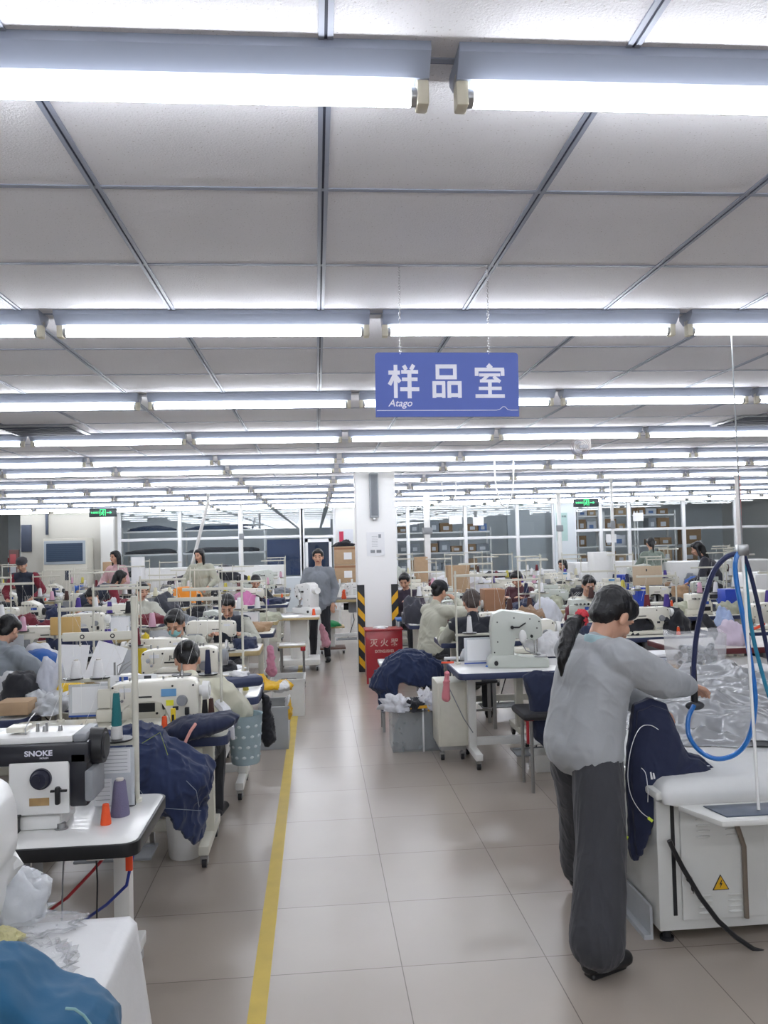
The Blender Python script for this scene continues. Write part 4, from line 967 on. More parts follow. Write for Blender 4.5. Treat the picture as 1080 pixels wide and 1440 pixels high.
# under the bench
tag(MB().tube([W(160, 1190, 3.1), W(130, 1225, 3.15), W(95, 1262, 3.2), W(70, 1280, 3.25)], .006).obj('red_strap', mat('strap_red', 'b5333a', .5)), 'thin red strap hanging under the nearest bench', 'strap')
tag(MB().tube([W(190, 1190, 3.15), W(184, 1215, 3.15), W(178, 1245, 3.16), W(150, 1272, 3.25), W(110, 1300, 3.4)], .006).obj('blue_cable', mat('cable_blue', '2b3f9a', .5)), 'blue cable hanging from the end of the nearest bench', 'cable')
tag(MB().box((-.012, -.006, -.09), (.014, .006, .0), .003).obj('orange_tag', ORANGE, None, loc=W(181, 1190, 3.14)), 'orange tag hanging below the nearest bench corner', 'tag')
for k, (a, b) in enumerate(((45, 42), (135, 137), (90, 88))):
    adopt(MB().tube([W(a, 1200, 3.0), W(b, 1240, 3.05), W(b-1, 1300, 3.1), W(b+4, 1360, 3.2)], .003).obj('hanging_cord', [WHITE, DARK, GREY][k]), BEN1)
# draped white table, plastic, teal garment, white machine at the left edge
TX, T0, T1 = -.515, 1.2, 2.25
t = make_bench(1.2, 1.0, BH-.012, TOPW, WHITE, FRAMEW); t.location = (TX-.61, 1.74, 0); tag(t, 'white table at bottom left hidden under a white sheet', 'table')
def fn(u, v):
    x = TX-1.3+u*1.62; y = T1+.01-v*1.1; over = max(0, x-TX-.0)
    wob = noise.noise(V((x*3, y*3, 5)))*.006
    if over > 0: return V((TX+.012+over*.12+.012*math.sin(y*14)*over*3, y, BH+.004-over*.95+wob))
    return V((x, y, BH+.004+wob+abs(noise.noise(V((x*9, y*7, 1))))*.004))
sheet('white_sheet', 'creased white sheet covering the table at bottom left', 'cloth', fn, 70, 50, mat('sheet_white', 'dcdcdc', .5, bump=.35, bscale=14, coat=.15, var=.03), .004)
for k, (px, py, rx, ry, h, m, lab) in enumerate(((5, 1288, .12, .08, .13, FILM2, 'clear plastic bag standing on the white sheet at the left edge'), (40, 1365, .1, .13, .012, FILM, 'flat clear plastic bag on the white sheet'), (58, 1300, .11, .07, .01, FILM, 'crumpled clear film near the back of the white sheet'))):
    p = F(px, py, BH+.01); heap('plastic_bag', lab, 'plastic bag', (p.x, p.y, BH+.012), rx, ry, h, m, k+3, .28 if k == 0 else .5, sharp=True)
p = F(8, 1322, BH+.01)
heap('pellets', 'small pile of pale yellow pieces in a bag at left edge', 'pieces', (p.x-.015, p.y, BH+.012), .055, .03, .03, mat('pale_yellow', 'd6cf9b', .5, bump=1, bscale=90), 8, .6)
# teal garment
pxblob('teal_garment', 'crumpled teal blue garment at the bottom left corner', 'garment', [(-50, 1330), (0, 1340), (22, 1351), (38, 1372), (50, 1390), (68, 1393), (84, 1404), (108, 1398), (138, 1404), (162, 1424), (172, 1440), (176, 1486), (-50, 1486)], 1.6, .2, fab('20597d'), amp=.006, freq=6, smooth=6)
tag(MB().tube([W(92, 1418, 1.5), W(105, 1419, 1.5), W(118, 1428, 1.5), W(127, 1440, 1.5), W(130, 1455, 1.5)], .0025).obj('piping', fab('7fa6a8')), 'light piping seam on the teal garment', 'seam')
t = thing('sewing_machine', 'rounded white machine with purple logo at the left edge', 'sewing machine', (X_(21, 2.03, 1150)-.215, 2.13, BH))
MB().prism([(-.2, 0), (.1, 0), (.13, .1), (.135, .18), (.16, .22), (.16, .33), (.14, .39), (.09, .42), (-.2, .42)], -.1, .1, tr=Matrix.Rotation(R(90), 4, 'X'), bev=.03).obj('casing', WHITE, t)
MB().prism([(-.1, .235), (.125, .285), (.135, .325), (.125, .35), (-.1, .3)], 0, .004, tr=Matrix.Translation((0, -.1, 0)) @ Matrix.Rotation(R(90), 4, 'X')).obj('logo_band', mat('logo_purple', '3a3790', .4), t)
o = textobj('lettering', 'DiNG', .04, SW, t, .001); o.location = (.085, -.1065, .31); o.rotation_euler = (R(90), R(-12), 0)
MB().tube([(.135, -.1, .345), (.15, -.1, .36), (.14, -.1, .33), (.152, -.1, .34), (.14, -.1, .31), (.15, -.1, .3), (.135, -.1, .33)], .003, 6).obj('emblem', mat('logo_purple', '3a3790', .4), t)

# bench 2: cream machine with blue screen sticker
t = make_bench(1.25, .6, BH, TOPC, NAVYE, FRAME, legy=.16); t.location = (-1.105, 4.6, 0); tag(t, 'cream topped bench with navy edge, second from the front at left', 'table')
t = make_lockstitch(CREAM, sticker=LCD, wheel=WHITE); t.location = (-.87, 4.55, BH); tag(t, 'rounded cream sewing machine with blue and yellow stickers', 'sewing machine')
t = OV = make_overlock(CREAM); t.location = (-1.05, 4.84, BH); t.scale = (1.1, .6, 1.0); tag(t, 'low cream machine with printed control panel before the cream jacketed woman', 'sewing machine')
f = MB().box((-.13, -.074, .2), (.13, -.068, .27), .002, m=PAPER).box((-.08, -.0755, .215), (-.03, -.073, .26), m=INK).box((-.1, -.0755, .23), (.05, -.073, .236), m=GREY).box((.06, -.0755, .235), (.1, -.073, .262), m=INKD)
o = f.obj('control_panel', None, OV); o.location = (0, -.1, 0); o.scale = (.9, 1, 1)
t = make_stand(.72, .3, FRAME); t.location = (X_(310, 4.83, 900), 4.83, BH); tag(t, 'steel thread stand at the right end of the second bench', 'thread stand'); q = t.location.x
c = make_cone(CC['navy'], .14, .02); c.location = (q-.075, 4.83, BH+.247); tag(c, 'navy thread cone on the black plate of the second bench', 'thread cone')
t = make_stand(.68, .3, FRAME); t.location = (X_(84, 4.85, 900), 4.85, BH); t.rotation_euler.z = math.pi; tag(t, 'steel thread stand at the left end of the second bench', 'thread stand'); q = t.location.x
for k in (0, 1):
    c = make_cone(CC['white'], .1, .034); c.location = (q+.3*(.3, .72)[k], 4.85, BH+.247); tag(c, ['left', 'right'][k]+' white thread cone on the second bench stand', 'thread cone')
o = tag(pouch(.24, .18).obj('document_pouch', None, loc=(q+.17, 4.84, BH+.12)), 'clear pouch with written sheet hanging over the second bench', 'document pouch')
t = make_cone(CC['orange'], .12, .02, False); t.location = (-.8, 4.3, BH); tag(t, 'orange thread cone before the rounded cream machine', 'thread cone')
heap('thread_coil', 'dark green coiled tape on the second bench', 'tape', (X_(220, 4.32, 1005), 4.32, BH), .07, .06, .055, fab('24402f'), 2, .3)
tag(MB().box((-.012, -.01, 0), (.012, .01, .13), .003, m=mat('yellow_knife', 'e0c21d', .4)).box((-.006, -.012, .02), (.006, -.009, .1), m=BLACK).obj('cutter', None, loc=(-.76, 4.33, BH+.02)), 'yellow and black cutter standing by the cream machine', 'cutter')
for k, (cc, px) in enumerate((('brown', 297), ('black', 288))):
    c = make_cone(CC[cc], .12, .02); c.location = (X_(px, 4.75, 990), 4.75, BH); tag(c, ['brown', 'black'][k]+' thread cone right of the cream machine', 'thread cone')
# navy padded garment on the bench edge and hanging heap
pxblob('navy_cover', 'navy padded cover on the front right corner of the second bench', 'cover', [(226, 1024), (255, 1008), (300, 1003), (325, 1000), (338, 1006), (335, 1016), (322, 1024), (300, 1032), (262, 1042), (230, 1040)], 4.3, .26, NAVY, amp=.006)
pxblob('navy_jacket', 'navy jacket heaped and hanging before the second bench', 'garment', [(120, 1036), (165, 1028), (195, 1016), (225, 1022), (240, 1040), (262, 1050), (290, 1064), (304, 1080), (301, 1106), (288, 1130), (291, 1152), (283, 1184), (273, 1176), (268, 1150), (256, 1140), (238, 1136), (214, 1150), (188, 1160), (160, 1168), (120, 1170)], 4.0, .42, fab('222f52'), .0075, 10, .016, 5.5, (1.3, 1, 1))
for k, pts in enumerate((((200, 1045), (225, 1030), (232, 1050), (236, 1062)), ((180, 1090), (215, 1135), (250, 1138), (283, 1140)), ((262, 1098), (276, 1112), (280, 1135)))):
    tag(MB().tube([W(a, b, 3.79) for a, b in pts], .0016, 6).obj('piping', [fab('8fa04a'), fab('7d8696'), fab('7d8696')][k]), ['greenish piping', 'long grey piping', 'short grey piping'][k]+' on the heaped navy jacket', 'seam')
f = MB().lathe([(.085, 0), (.09, .01), (.105, .235), (.11, .24), (.1, .24), (.085, .02), (.0, .018)], n=28)
tag(f.obj('bucket', WHITE, None, loc=(X_(260, 4.72, 1160), 4.72, .0)), 'white plastic bucket under the second bench', 'bucket')
tag(MB().tube([W(275, 1018, 4.14), W(268, 1028, 4.1), W(262, 1040, 4.08), W(258, 1052, 4.06)], .008).obj('pink_strap', fab('c98f86')), 'pink strap over the navy cover', 'strap')

# bench 3 region
t = make_bench(1.25, .62, BH, TOPW, NAVYE, FRAMEW, legy=.24); t.location = (-1.02, 5.66, 0); tag(t, 'white topped bench with navy edge, third from the front at left', 'table')
t = make_lockstitch(CREAM, logo='JUKI', wheel=GREY); t.location = (-.92, 5.68, BH); t.scale = (1.1, 1, 1.12); tag(t, 'cream machine with JUKI lettering behind the bowed woman', 'sewing machine')
t = make_stand(.72, .42, FRAME); t.location = (-.54, 5.9, BH); tag(t, 'steel thread stand at the end of the third bench', 'thread stand')
c = make_cone(CC['orange'], .1, .02, False); p = F(322, 950, BH+.03); c.location = (X_(322, 5.6, 940), 5.6, BH); tag(c, 'orange thread cone beside the JUKI lettered machine', 'thread cone')
MBx = MB().box((-.16, -.07, 0), (.16, .07, .07), .03).box((-.14, -.02, -.06), (-.08, .02, 0))
tag(MBx.obj('sleeve_board', NAVYE, None, loc=(X_(335, 5.45, 950), 5.42, BH+.06), rz=.35), 'navy padded sleeve board on the third bench', 'sleeve board')
heap('white_scrap', 'small white cloth scrap on the navy sleeve board', 'fabric', (X_(338, 5.5, 940), 5.45, BH+.128), .07, .05, .03, fab('dfe0e2'), 6, .5)
f = MB().lathe([(.085, 0), (.09, .01), (.11, .3), (.115, .31), (.105, .305), (.085, .02), (0, .018)], n=28, m=mat('basket_blue', '9fb4bd', .5))
for k in range(12):
    for q in range(4):
        a = k*math.pi/6+q*.26; z = .05+q*.065; r = .0905+.02*z/.3+.001
        f.ell((r*math.cos(a), r*math.sin(a), z), (.0022, .015, .01), sub=1, m=mat('basket_print', 'cfdadd', .6), rot=Matrix.Rotation(a, 3, 'Z'))
t = tag(f.obj('fabric_basket', None, loc=(X_(346, 5.35, 1020), 5.28, .355)), 'grey blue flower patterned basket hanging at the third bench', 'basket')
m = MB(); p = W(375, 1015, 5.7); m.cap((p.x, p.y, p.z+.16), (p.x+.01, p.y, p.z-.12), .03, .055).cap((p.x-.01, p.y, p.z+.1), (p.x-.03, p.y, p.z+.24), .014, .012)
tag(blob(m, 'black_bag', BLKF, None, .008, 4, .01, 12), 'black cloth bag hanging beside the patterned basket', 'bag')
tag(MB().tube([W(308, 990, 5.0), W(318, 1000, 4.6), W(325, 1025, 4.45), W(328, 1040, 4.45)], [.03, .03, .018, .01]).obj('white_cloth_strip', fab('d9dade')), 'white cloth strip hanging over the navy cover', 'cloth')
for k in range(3):
    c = make_cone(CC[('black', 'white', 'yellow')[k]], .1, .02); c.location = (-.62+.06*k, 5.55+.04*k, BH); tag(c, ('black', 'white', 'yellow')[k]+' small cone by the handwheel on the third bench', 'thread cone')
# bins along the aisle line
def bin_(name, lab, x, y, w, d, h, m, fill=None, base=0):
    t = thing(name, lab, 'bin', (x, y, base)); f = MB(); th = .008
    f.box((-w/2, -d/2, 0), (w/2, d/2, .01)).box((-w/2, -d/2, .01), (-w/2+th, d/2, h)).box((w/2-th, -d/2, .01), (w/2, d/2, h)).box((-w/2+th, -d/2, .01), (w/2-th, -d/2+th, h)).box((-w/2+th, d/2-th, .01), (w/2-th, d/2, h))
    f.obj('tub', m, t)
    g = MB()
    for s in (-1, 1): g.box((-w/2-.012, s*d/2-.012, h-.02), (w/2+.012, s*d/2+.012, h)).box((s*w/2-.012, -d/2, h-.02), (s*w/2+.012, d/2, h))
    g.obj('rim', m, t); return t
TUBM = mat('milky_plastic', 'b9bdc0', .3, alpha=.75); TUBW = mat('white_tub', 'dededa', .4)
bx_ = X_(386, 7.1, 1000); bin_('storage_bin', 'milky grey plastic bin with yellow cloth by the aisle line', bx_, 7.2, .24, .42, .36, TUBM)
m = MB()
for px, py, Y, r in ((375, 965, 7.1, (.12, .15, .05)), (395, 965, 7.1, (.1, .13, .045)), (362, 955, 7.1, (.08, .1, .05)), (406, 995, 7.05, (.03, .06, .12))): m.ell(W(px, py, Y), r)
o = blob(m, 'yellow_cloth', [fab('dcae22'), fab('dadbdd')], None, .009, 4, .014, 9, paint=[(W(372, 975, 7.0), (.16, .14, .035), 1), (W(400, 975, 7.0), (.05, .2, .12), 1)]); tag(o, 'yellow and white cloth overflowing the milky grey bin', 'fabric')
bin_('storage_bin', 'white plastic bin behind the yellow cloth bin', X_(405, 8.4, 960), 8.5, .33, .42, .37, TUBW)
heap('dark_scraps', 'dark scraps inside the white bin by the aisle', 'fabric', (X_(402, 8.4, 960), 8.5, .26), .13, .16, .08, BLKF, 3, .6)

# things left of bench 3
t = make_bench(1.25, .6, BH, TOPW, NAVYE, FRAME); t.location = (-2.35, 5.25, 0); tag(t, 'cluttered navy edged bench at the left edge, third row', 'table')
o = px_heap('yellow_fabric', 'bright yellow fabric spread on the cluttered left bench', 'fabric', 92, 950, 84, 5.5, fab('e0b722'), 5, ry=.16, amp=.4)
o = px_heap('plastic_bag', 'crumpled clear plastic bag in front of the yellow fabric', 'plastic bag', 68, 972, 66, 5.2, FILM2, 9, ry=.13, sharp=True, amp=.6)
o = px_heap('plastic_bag', 'crumpled plastic bag at the left edge before the cardboard', 'plastic bag', 12, 1003, 34, 5.1, FILM2, 4, ry=.1, sharp=True, amp=.6)
o = px_box('cardboard_piece', 'flat cardboard piece on the cluttered left bench', 'cardboard', 2, 46, 984, 5.05, BH+.02, .16, CARD)
o = px_heap('black_garment', 'black garment on the cluttered left bench behind the plastic', 'garment', 38, 938, 60, 5.4, BLKF, 5, ry=.16)
o = px_heap('white_garment', 'pale grey garment beside the yellow fabric', 'garment', 72, 925, 40, 5.45, fab('b9bcc6'), 6, ry=.13)
for k, (px, pyt, pyb) in enumerate(((148, 895, 935), (100, 912, 940))):
    a, b = W(px+18, pyt, 6.3), W(px-14, pyb, 6.0); w = .1
    f = MB().box((-.11, -.002, -.15), (.11, .002, .15))
    o = f.obj('paper_sheet', PAPER, None, loc=(X_(px, 6.1, pyt), 6.1, BH+.15)); o.rotation_euler = (R(-25), R(18 if k == 0 else 3), 0); tag(o, ['tilted white paper sheet standing on a bench at left', 'small upright white sheet left of the tilted one'][k], 'paper')
heap('striped_fabric', 'black and yellow striped fabric beside the tilted sheet', 'fabric', (X_(122, 5.6, 940), 5.6, BH), .1, .1, .1, mat('stripe_yb', '6b5520', .7, var=.8, scale=12), 3, .4)

# ================================================================ right side mid-ground: bench A and crate
XA = 1.015
t = BENA = make_bench(1.3, .62, BH, TOPW, NAVYE, FRAMEW, legy=.08); t.location = (XA+.66, 6.25, 0); tag(t, 'navy edged bench with the grey green bartacker right of the aisle', 'table')
t = make_column(GREYG, motor=False); t.location = (X_(722, 6.2, 900), 6.2, BH); t.rotation_euler.z = -.12; t.scale = (-.86, 1, 1.0); tag(t, 'grey green bartack machine with tall column right of the aisle', 'sewing machine')
t = make_stand(.74, .42, FRAME); t.location = (X_(643, 6.4, 900), 6.42, BH); t.rotation_euler.z = math.pi; tag(t, 'steel thread stand on the bartacker bench', 'thread stand'); q = t.location.x
for k in (0, 1):
    c = make_cone(CC['white'], .13, .025); c.location = (q+.42*(.25, .75)[k], 6.42, BH+.247); tag(c, ['left', 'right'][k]+' white cone on the bartacker bench stand', 'thread cone')
tag(pouch(.3, .2).obj('document_pouch', None, loc=(q+.2, 6.38, BH+.11)), 'shiny clear pouch hanging over the bartacker bench', 'document pouch')
t = make_lockstitch(CREAM); t.location = (X_(745, 6.9, 890), 6.92, BH); t.rotation_euler.z = 0; t.scale = (1, 1, 1.05); tag(t, 'cream sewing machine behind the grey green bartacker', 'sewing machine')
p = F(697, 937, BH); heap('blue_cloth', 'small bright blue cloth on the bartacker bench', 'cloth', (p.x, p.y, BH), .06, .035, .04, fab('1f6fd0'), 4, .6)
p = F(640, 928, BH); tag(MB().cyl((-.07, 0, 0), (.2, 0, 0), .013).cyl((-.09, 0, 0), (-.07, 0, 0), .014).obj('paper_roll', PAPER, None, loc=(p.x, p.y, BH+.014)), 'white paper roll on the left of the bartacker bench', 'paper roll')
p = F(626, 934, BH); tag(MB().cyl((-.03, 0, 0), (.07, 0, 0), .008).obj('screwdriver', ORANGE, None, loc=(p.x, p.y, BH+.012)), 'orange handled tool at the bench corner', 'tool')
t = make_bench(1.1, .46, BH, TOPC, NAVYE, FRAME); t.location = (2.1, 6.92, 0); tag(t, 'narrow cream bench right behind the bartacker bench', 'table')
px_heap('white_shirts', 'pile of wrinkled white garments right of the bartacker', 'garment', 767, 888, 50, 6.85, fab('d5d5d7'), 8, ry=.2, amp=.6, freq=1.6)
px_heap('plastic_bag', 'semi transparent bag behind the bartacker column', 'plastic bag', 672, 898, 46, 6.6, FILM2, 3, ry=.1)
t = thing('control_box', 'cream control cabinet under the bartacker bench', 'cabinet', (X_(632, 6.5, 980), 6.5, 0))
MB().box((-.12, -.15, .12), (.12, .15, .62), .01).obj('casing', FRAME, t); MB().box((-.1, -.16, .15), (.1, -.15, .58), .004).obj('door', FRAME, t)
for s in (-1, 1): caster((s*.08, -.08, .085), t); 
MB().box((-.1, -.12, .085), (.1, .12, .12)).obj('base', STEEL, t)
adopt(MB().tube([W(628, 960, 6.1), W(640, 985, 6.08), W(652, 1010, 6.1), W(665, 1030, 6.2)], .004).obj('hanging_cord', GREY), BENA)
m = MB(); a, b = W(628, 955, 5.98), W(627, 980, 6.0); m.cap(a+V((0, -.03, .05)), b, .02, .035)
tag(blob(m, 'pink_cloth', fab('d98590'), None, .007, 3, .006, 12), 'pink cloth hanging from the corner of the bartacker bench', 'cloth')
# crate with scraps
cx = X_(587, 6.75, 1020); cw = 72*6.7/1140
t = bin_('storage_bin', 'translucent storage crate with yellow handle full of scraps', cx, 6.88, cw, .34, .38, mat('clear_crate', 'b4babd', .2, alpha=.42))
MB().box((-.06, -.192, .355), (.1, -.18, .38), .003).box((-.06, -.19, .33), (-.045, -.182, .36)).box((.085, -.19, .33), (.1, -.182, .36)).obj('handle', mat('yellow_handle', 'e6ab2b', .4), t)
MB().box((.035, -.185, .0), (.05, -.174, .38), .002).obj('white_tape', PAPER, t)
heap('grey_scraps', 'grey paper and cloth scraps inside the translucent crate', 'scraps', (cx, 6.88, .012), .18, .14, .3, mat('scrap_grey', '9a9da3', .6, var=.3, scale=7), 6, .3)
for k, (px, py, rx, h, c, lab) in enumerate(((560, 975, .13, .12, 'cfd0d6', 'white paper sheet crumpled on the left of the crate'), (612, 980, .11, .11, 'c3c4cc', 'grey white paper heap on the right of the crate'), (583, 985, .09, .09, '22242c', 'black cloth on top of the crate'), (600, 968, .1, .14, 'd6d6db', 'tall crumpled white paper at the back of the crate'))):
    heap('scrap_paper' if k != 2 else 'black_cloth', lab, 'scraps', (X_(px, 6.8, py), 6.78+.06*(k == 3), .34), rx, .12, h, fab(c), 5+k, .6, sharp=True)
# navy garments on a trestle behind the crate
t = thing('small_trestle', 'low steel trestle under the navy garments beside the crate', 'trestle', (X_(572, 7.5, 980), 7.45, 0))
for s in (-1, 1): MB().box((s*.22-.012, -.012, 0), (s*.22+.012, .012, .6)).box((s*.22-.012, .2, 0), (s*.22+.012, .224, .6)).obj('leg', STEEL, t)
MB().box((-.25, -.03, .6), (.25, .24, .63), .004).obj('board', TOPW, t)
pxblob('navy_garment', 'pile of navy garments draped beside the red cabinet', 'garment', [(519, 966), (528, 942), (546, 922), (572, 912), (600, 917), (622, 930), (624, 958), (612, 966), (592, 958), (570, 950), (552, 957), (546, 975), (546, 992), (538, 1004), (531, 992), (532, 974), (524, 970)], 7.36, .42, fab('1d2b4d'), .009, 8, .016, 6)
tag(MB().tube([W(548, 925, 7.2), W(565, 914, 7.2), W(585, 912, 7.2), W(597, 920, 7.2)], .002, 6).obj('piping', fab('9fa3ad')), 'pale piping line on the pile of navy garments', 'seam')
# draped chair beside the woman
t = thing('draped_chair', 'chair covered by a navy jacket beside the standing woman', 'chair', (X_(752, 5.5, 1000), 5.6, 0))
Y = 5.55; jk = pxblob('jacket', None, None, [(735, 950), (750, 942), (790, 945), (800, 1000), (800, 1060), (775, 1060), (752, 1040), (745, 1015), (743, 985)], Y, .14, NAVY, amp=.006)
jk.parent = t; jk.location = (-t.location.x, -t.location.y, 0)
p = W(742, 1003, Y)-V((t.location.x, t.location.y, 0)); MB().box((p.x-.06, -.16, p.z-.035), (p.x+.28, .2, p.z+.02), .03).obj('seat', DARK, t)
for a in (.0, .24):
    for yy in (-.1, .15): MB().cyl((p.x+a+.01, yy, 0), (p.x+a+.01, yy, p.z-.03), .012, n=10).obj('leg', STEEL, t)
q = W(748, 1025, 5.4)-V((t.location.x, t.location.y, 0)); MB().box((q.x-.02, -.135, q.z-.12), (q.x, -.115, q.z+.06), .006).cyl((q.x-.03, -.13, q.z+.05), (q.x+.03, -.13, q.z+.05), .015).obj('red_clamp', RED, t)
px_box('white_board', 'white board lying low behind the navy draped chair', 'board', 738, 800, 1040, 6.0, .24, .3, FRAMEW)
px_box('floor_stand', 'low white block carrying the board', 'stand', 748, 795, 1056, 6.05, 0.0, .2, FRAMEW)
px_heap('peach_bag', 'peach coloured bag on the floor behind the standing woman', 'bag', 797, 1130, 18, 4.45, fab('d7a58f'), 3, base=0, ry=.07, amp=.15)

# ================================================================ ironing station
IX, IY = 1.42, 3.40
t = thing('ironing_station', 'white steel ironing station with padded top at right', 'ironing table', (IX, IY, 0))
CABM = mat('cabinet_enamel', 'd9dad6', .35, coat=.3, var=.03)
cabo = MB().box((0, 0, .055), (.85, .75, .64), .006).obj('cabinet', CABM, t)
for a in (.05, .8):
    for b_ in (.05, .7): MB().cyl((a, b_, 0), (a, b_, .055), .018).cyl((a, b_, 0), (a, b_, .012), .03).obj('foot', DARK, t)
dr = MB().box((.1, -.012, .1), (.47, .0, .6), .004).obj('door', CABM, t)
f = MB()
for (ox, oz) in ((.17, .52), (.3, .52), (.17, .2), (.3, .2)):
    for k in range(4): f.ell((ox+.03, -.012, oz-k*.024), (.033, .008, .006), sub=2)
f.obj('louvre', CABM, dr)
MB().box((.062, -.004, .12), (.078, .0, .61)).obj('cable_slot', BLACK, t)
WY = mat('warning_yellow', 'e2b01f', .5); wx, wz = X_(1011, IY, 1237)-IX, Z_(1011, 1240, IY)
MB().prism([(-.037, -.028), (.037, -.028), (0, .037)], 0, .002, tr=Matrix.Translation((wx, -.013, wz)) @ Matrix.Rotation(R(90), 4, 'X'), m=BLACK).prism([(-.031, -.0245), (.031, -.0245), (0, .03)], 0, .003, tr=Matrix.Translation((wx, -.013, wz)) @ Matrix.Rotation(R(90), 4, 'X'), m=WY).prism([(.003, .014), (-.007, -.004), (-.0005, -.004), (-.004, -.019), (.007, .001), (.001, .001), (.006, .014)], 0, .004, tr=Matrix.Translation((wx, -.013, wz)) @ Matrix.Rotation(R(90), 4, 'X'), m=BLACK).obj('warning_sign', None, dr)
kx, kz = X_(965, IY, 1232)-IX, Z_(965, 1232, IY)
f = MB().cyl((kx, -.012, kz), (kx, -.03, kz), .014).box((kx-.002, -.045, kz-.012), (kx+.002, -.028, kz+.01)).box((kx+.001, -.04, kz-.06), (kx+.012, -.037, kz-.01)); f.obj('lock_and_key', CHROME, dr)
f = MB().box((-.004, .08, .48), (.0, .22, .62), .001, m=mat('panel_blue', '6f8fb5', .4))
for k in range(3): f.box((-.012, .1+k*.04, .54), (-.003, .125+k*.04, .58), .002, m=BLACK)
f.box((-.006, .25, .3), (.0, .3, .34), m=GREY); f.obj('switch_panel', None, t)
MB().prism([(-.04, .0), (-.0, .0), (-.0, .14), (-.012, .14), (-.012, .02), (-.04, .02)], .05, .4, tr=Matrix.Translation((-.01, 0, 0)) @ Matrix.Rotation(R(90), 4, 'X') @ Matrix.Scale(-1, 4, (0, 0, 1))).obj('kick_bracket', mat('bracket_grey', 'b8bcc0', .4), t)
# padded top with soft cover hanging slightly
def fn(u, v):
    x = -.01+u*1.31; y = -.1+v*1.47; z = .705
    ex = min(x+.01, 1.30-x); ey = min(y+.1, 1.37-y); e = min(ex, ey)
    z -= .05*max(0, 1-e/.06)**2
    z += .006*noise.noise(V((x*5, y*5, 2)))
    return V((x, y, z))
b_ = bmesh.new(); nu = 50; gg = [[b_.verts.new(fn(i/nu, j/nu)) for j in range(nu+1)] for i in range(nu+1)]
for i in range(nu):
    for j in range(nu): b_.faces.new((gg[i][j], gg[i+1][j], gg[i+1][j+1], gg[i][j+1]))
peri = [gg[i][0] for i in range(nu)]+[gg[nu][j] for j in range(nu)]+[gg[i][nu] for i in range(nu, 0, -1)]+[gg[0][j] for j in range(nu, 0, -1)]
low = []
for v in peri:
    dz = .055+.03*noise.noise(V((v.co.x*4, v.co.y*4, 3))); cxx = V((.62, .6, 0))-v.co; cxx.z = 0; nv = b_.verts.new(v.co+cxx.normalized()*.02-V((0, 0, dz))); low.append(nv)
for k in range(len(peri)): b_.faces.new((peri[k], low[k], low[(k+1) % len(low)], peri[(k+1) % len(peri)]))
bmesh.ops.recalc_face_normals(b_, faces=b_.faces); me = bpy.data.meshes.new('cover'); b_.to_mesh(me); b_.free(); me.materials.append(mat('cover_cloth', 'd9dad9', .75, bump=.2, bscale=12, var=.04))
for p_ in me.polygons: p_.use_smooth = True
o = bpy.data.objects.new('padded_cover', me); COL.objects.link(o); o.parent = t
MB().box((-.03, -.08, .63), (1.25, 1.3, .665), .01).obj('table_board', CABM, t)
f = MB().box((.45, .85, .0), (1.2, 1.3, .63)).obj('rear_cabinet', CABM, t)
# tray
xa, xb = X_(966, 3.2, 1150)-IX, .75
MB().prism([(xa, -.12), (xa+.08, -.33), (xb, -.33), (xb, -.12)], .6, .622, bev=.004).obj('tray', CABM, t)
MB().prism([(xa+.09, -.155), (xa+.12, -.29), (xb-.02, -.29), (xb-.02, -.155)], .622, .628, bev=.003).obj('iron_rest', mat('rest_pad', '4a5566', .3, var=.15), t)
MB().tube([(xa+.2, -.12, .6), (xa+.28, -.03, .55), (xa+.33, -.02, .4), (xa+.33, -.02, .1)], .011).obj('braided_hose', mat('braid', '8a7f73', .4, metal=.4), t)
tag(MB().tube([W(941, 1182, 3.36), W(948, 1197, 3.36), W(960, 1220, 3.35), W(985, 1262, 3.34), W(1010, 1295, 3.33), W(1035, 1318, 3.32), W(1060, 1335, 3.31), W(1095, 1345, 3.3)], .0105).obj('black_hose', BLACK), 'thick black hose crossing the white cabinet door', 'hose')
# hose pole
YP = 3.42; pb, pt = W(1067, 1139, YP-.26), W(1044, 775, YP)
t = thing('hose_stand', 'thin white pole carrying the blue iron hoses at right', 'pole', (0, 0, 0))
MB().cyl(pb, pt, .0065, n=10).obj('pole', WHITE, t); MB().box((pt.x-.025, pt.y-.015, pt.z-.02), (pt.x+.025, pt.y+.015, pt.z+.03), .006).obj('bracket', STEEL, t)
MB().cyl(pt, (X_(1035, YP, 650), YP, CZ), .003).obj('suspension_cord', GREY, t)
TEAL = mat('hose_teal', '2b87a8', .3, coat=.4); BLUE = mat('hose_blue', '2373c4', .3, coat=.4); NVH = mat('hose_navy', '262e52', .4)
def smooth(pts, n=6):
    pts = [V(p) for p in pts]; out = []
    for i in range(len(pts)-1):
        p0, p1, p2, p3 = pts[max(i-1, 0)], pts[i], pts[i+1], pts[min(i+2, len(pts)-1)]
        for k in range(n):
            s = k/n; out.append(.5*((2*p1)+(p2-p0)*s+(2*p0-5*p1+4*p2-p3)*s*s+(3*p1-p0-3*p2+p3)*s**3))
    return out+[pts[-1]]
YH = 3.6
tag(MB().tube(smooth([W(1043, 778, 3.42), W(1022, 783, 3.45), W(1003, 805, 3.48), W(990, 845, 3.52), W(980, 890, 3.56), W(976, 930, 3.58), W(975, 965, YH)]), .0115).obj('steam_hose', NVH), 'dark navy hose from the pole top down to the iron handle', 'hose')
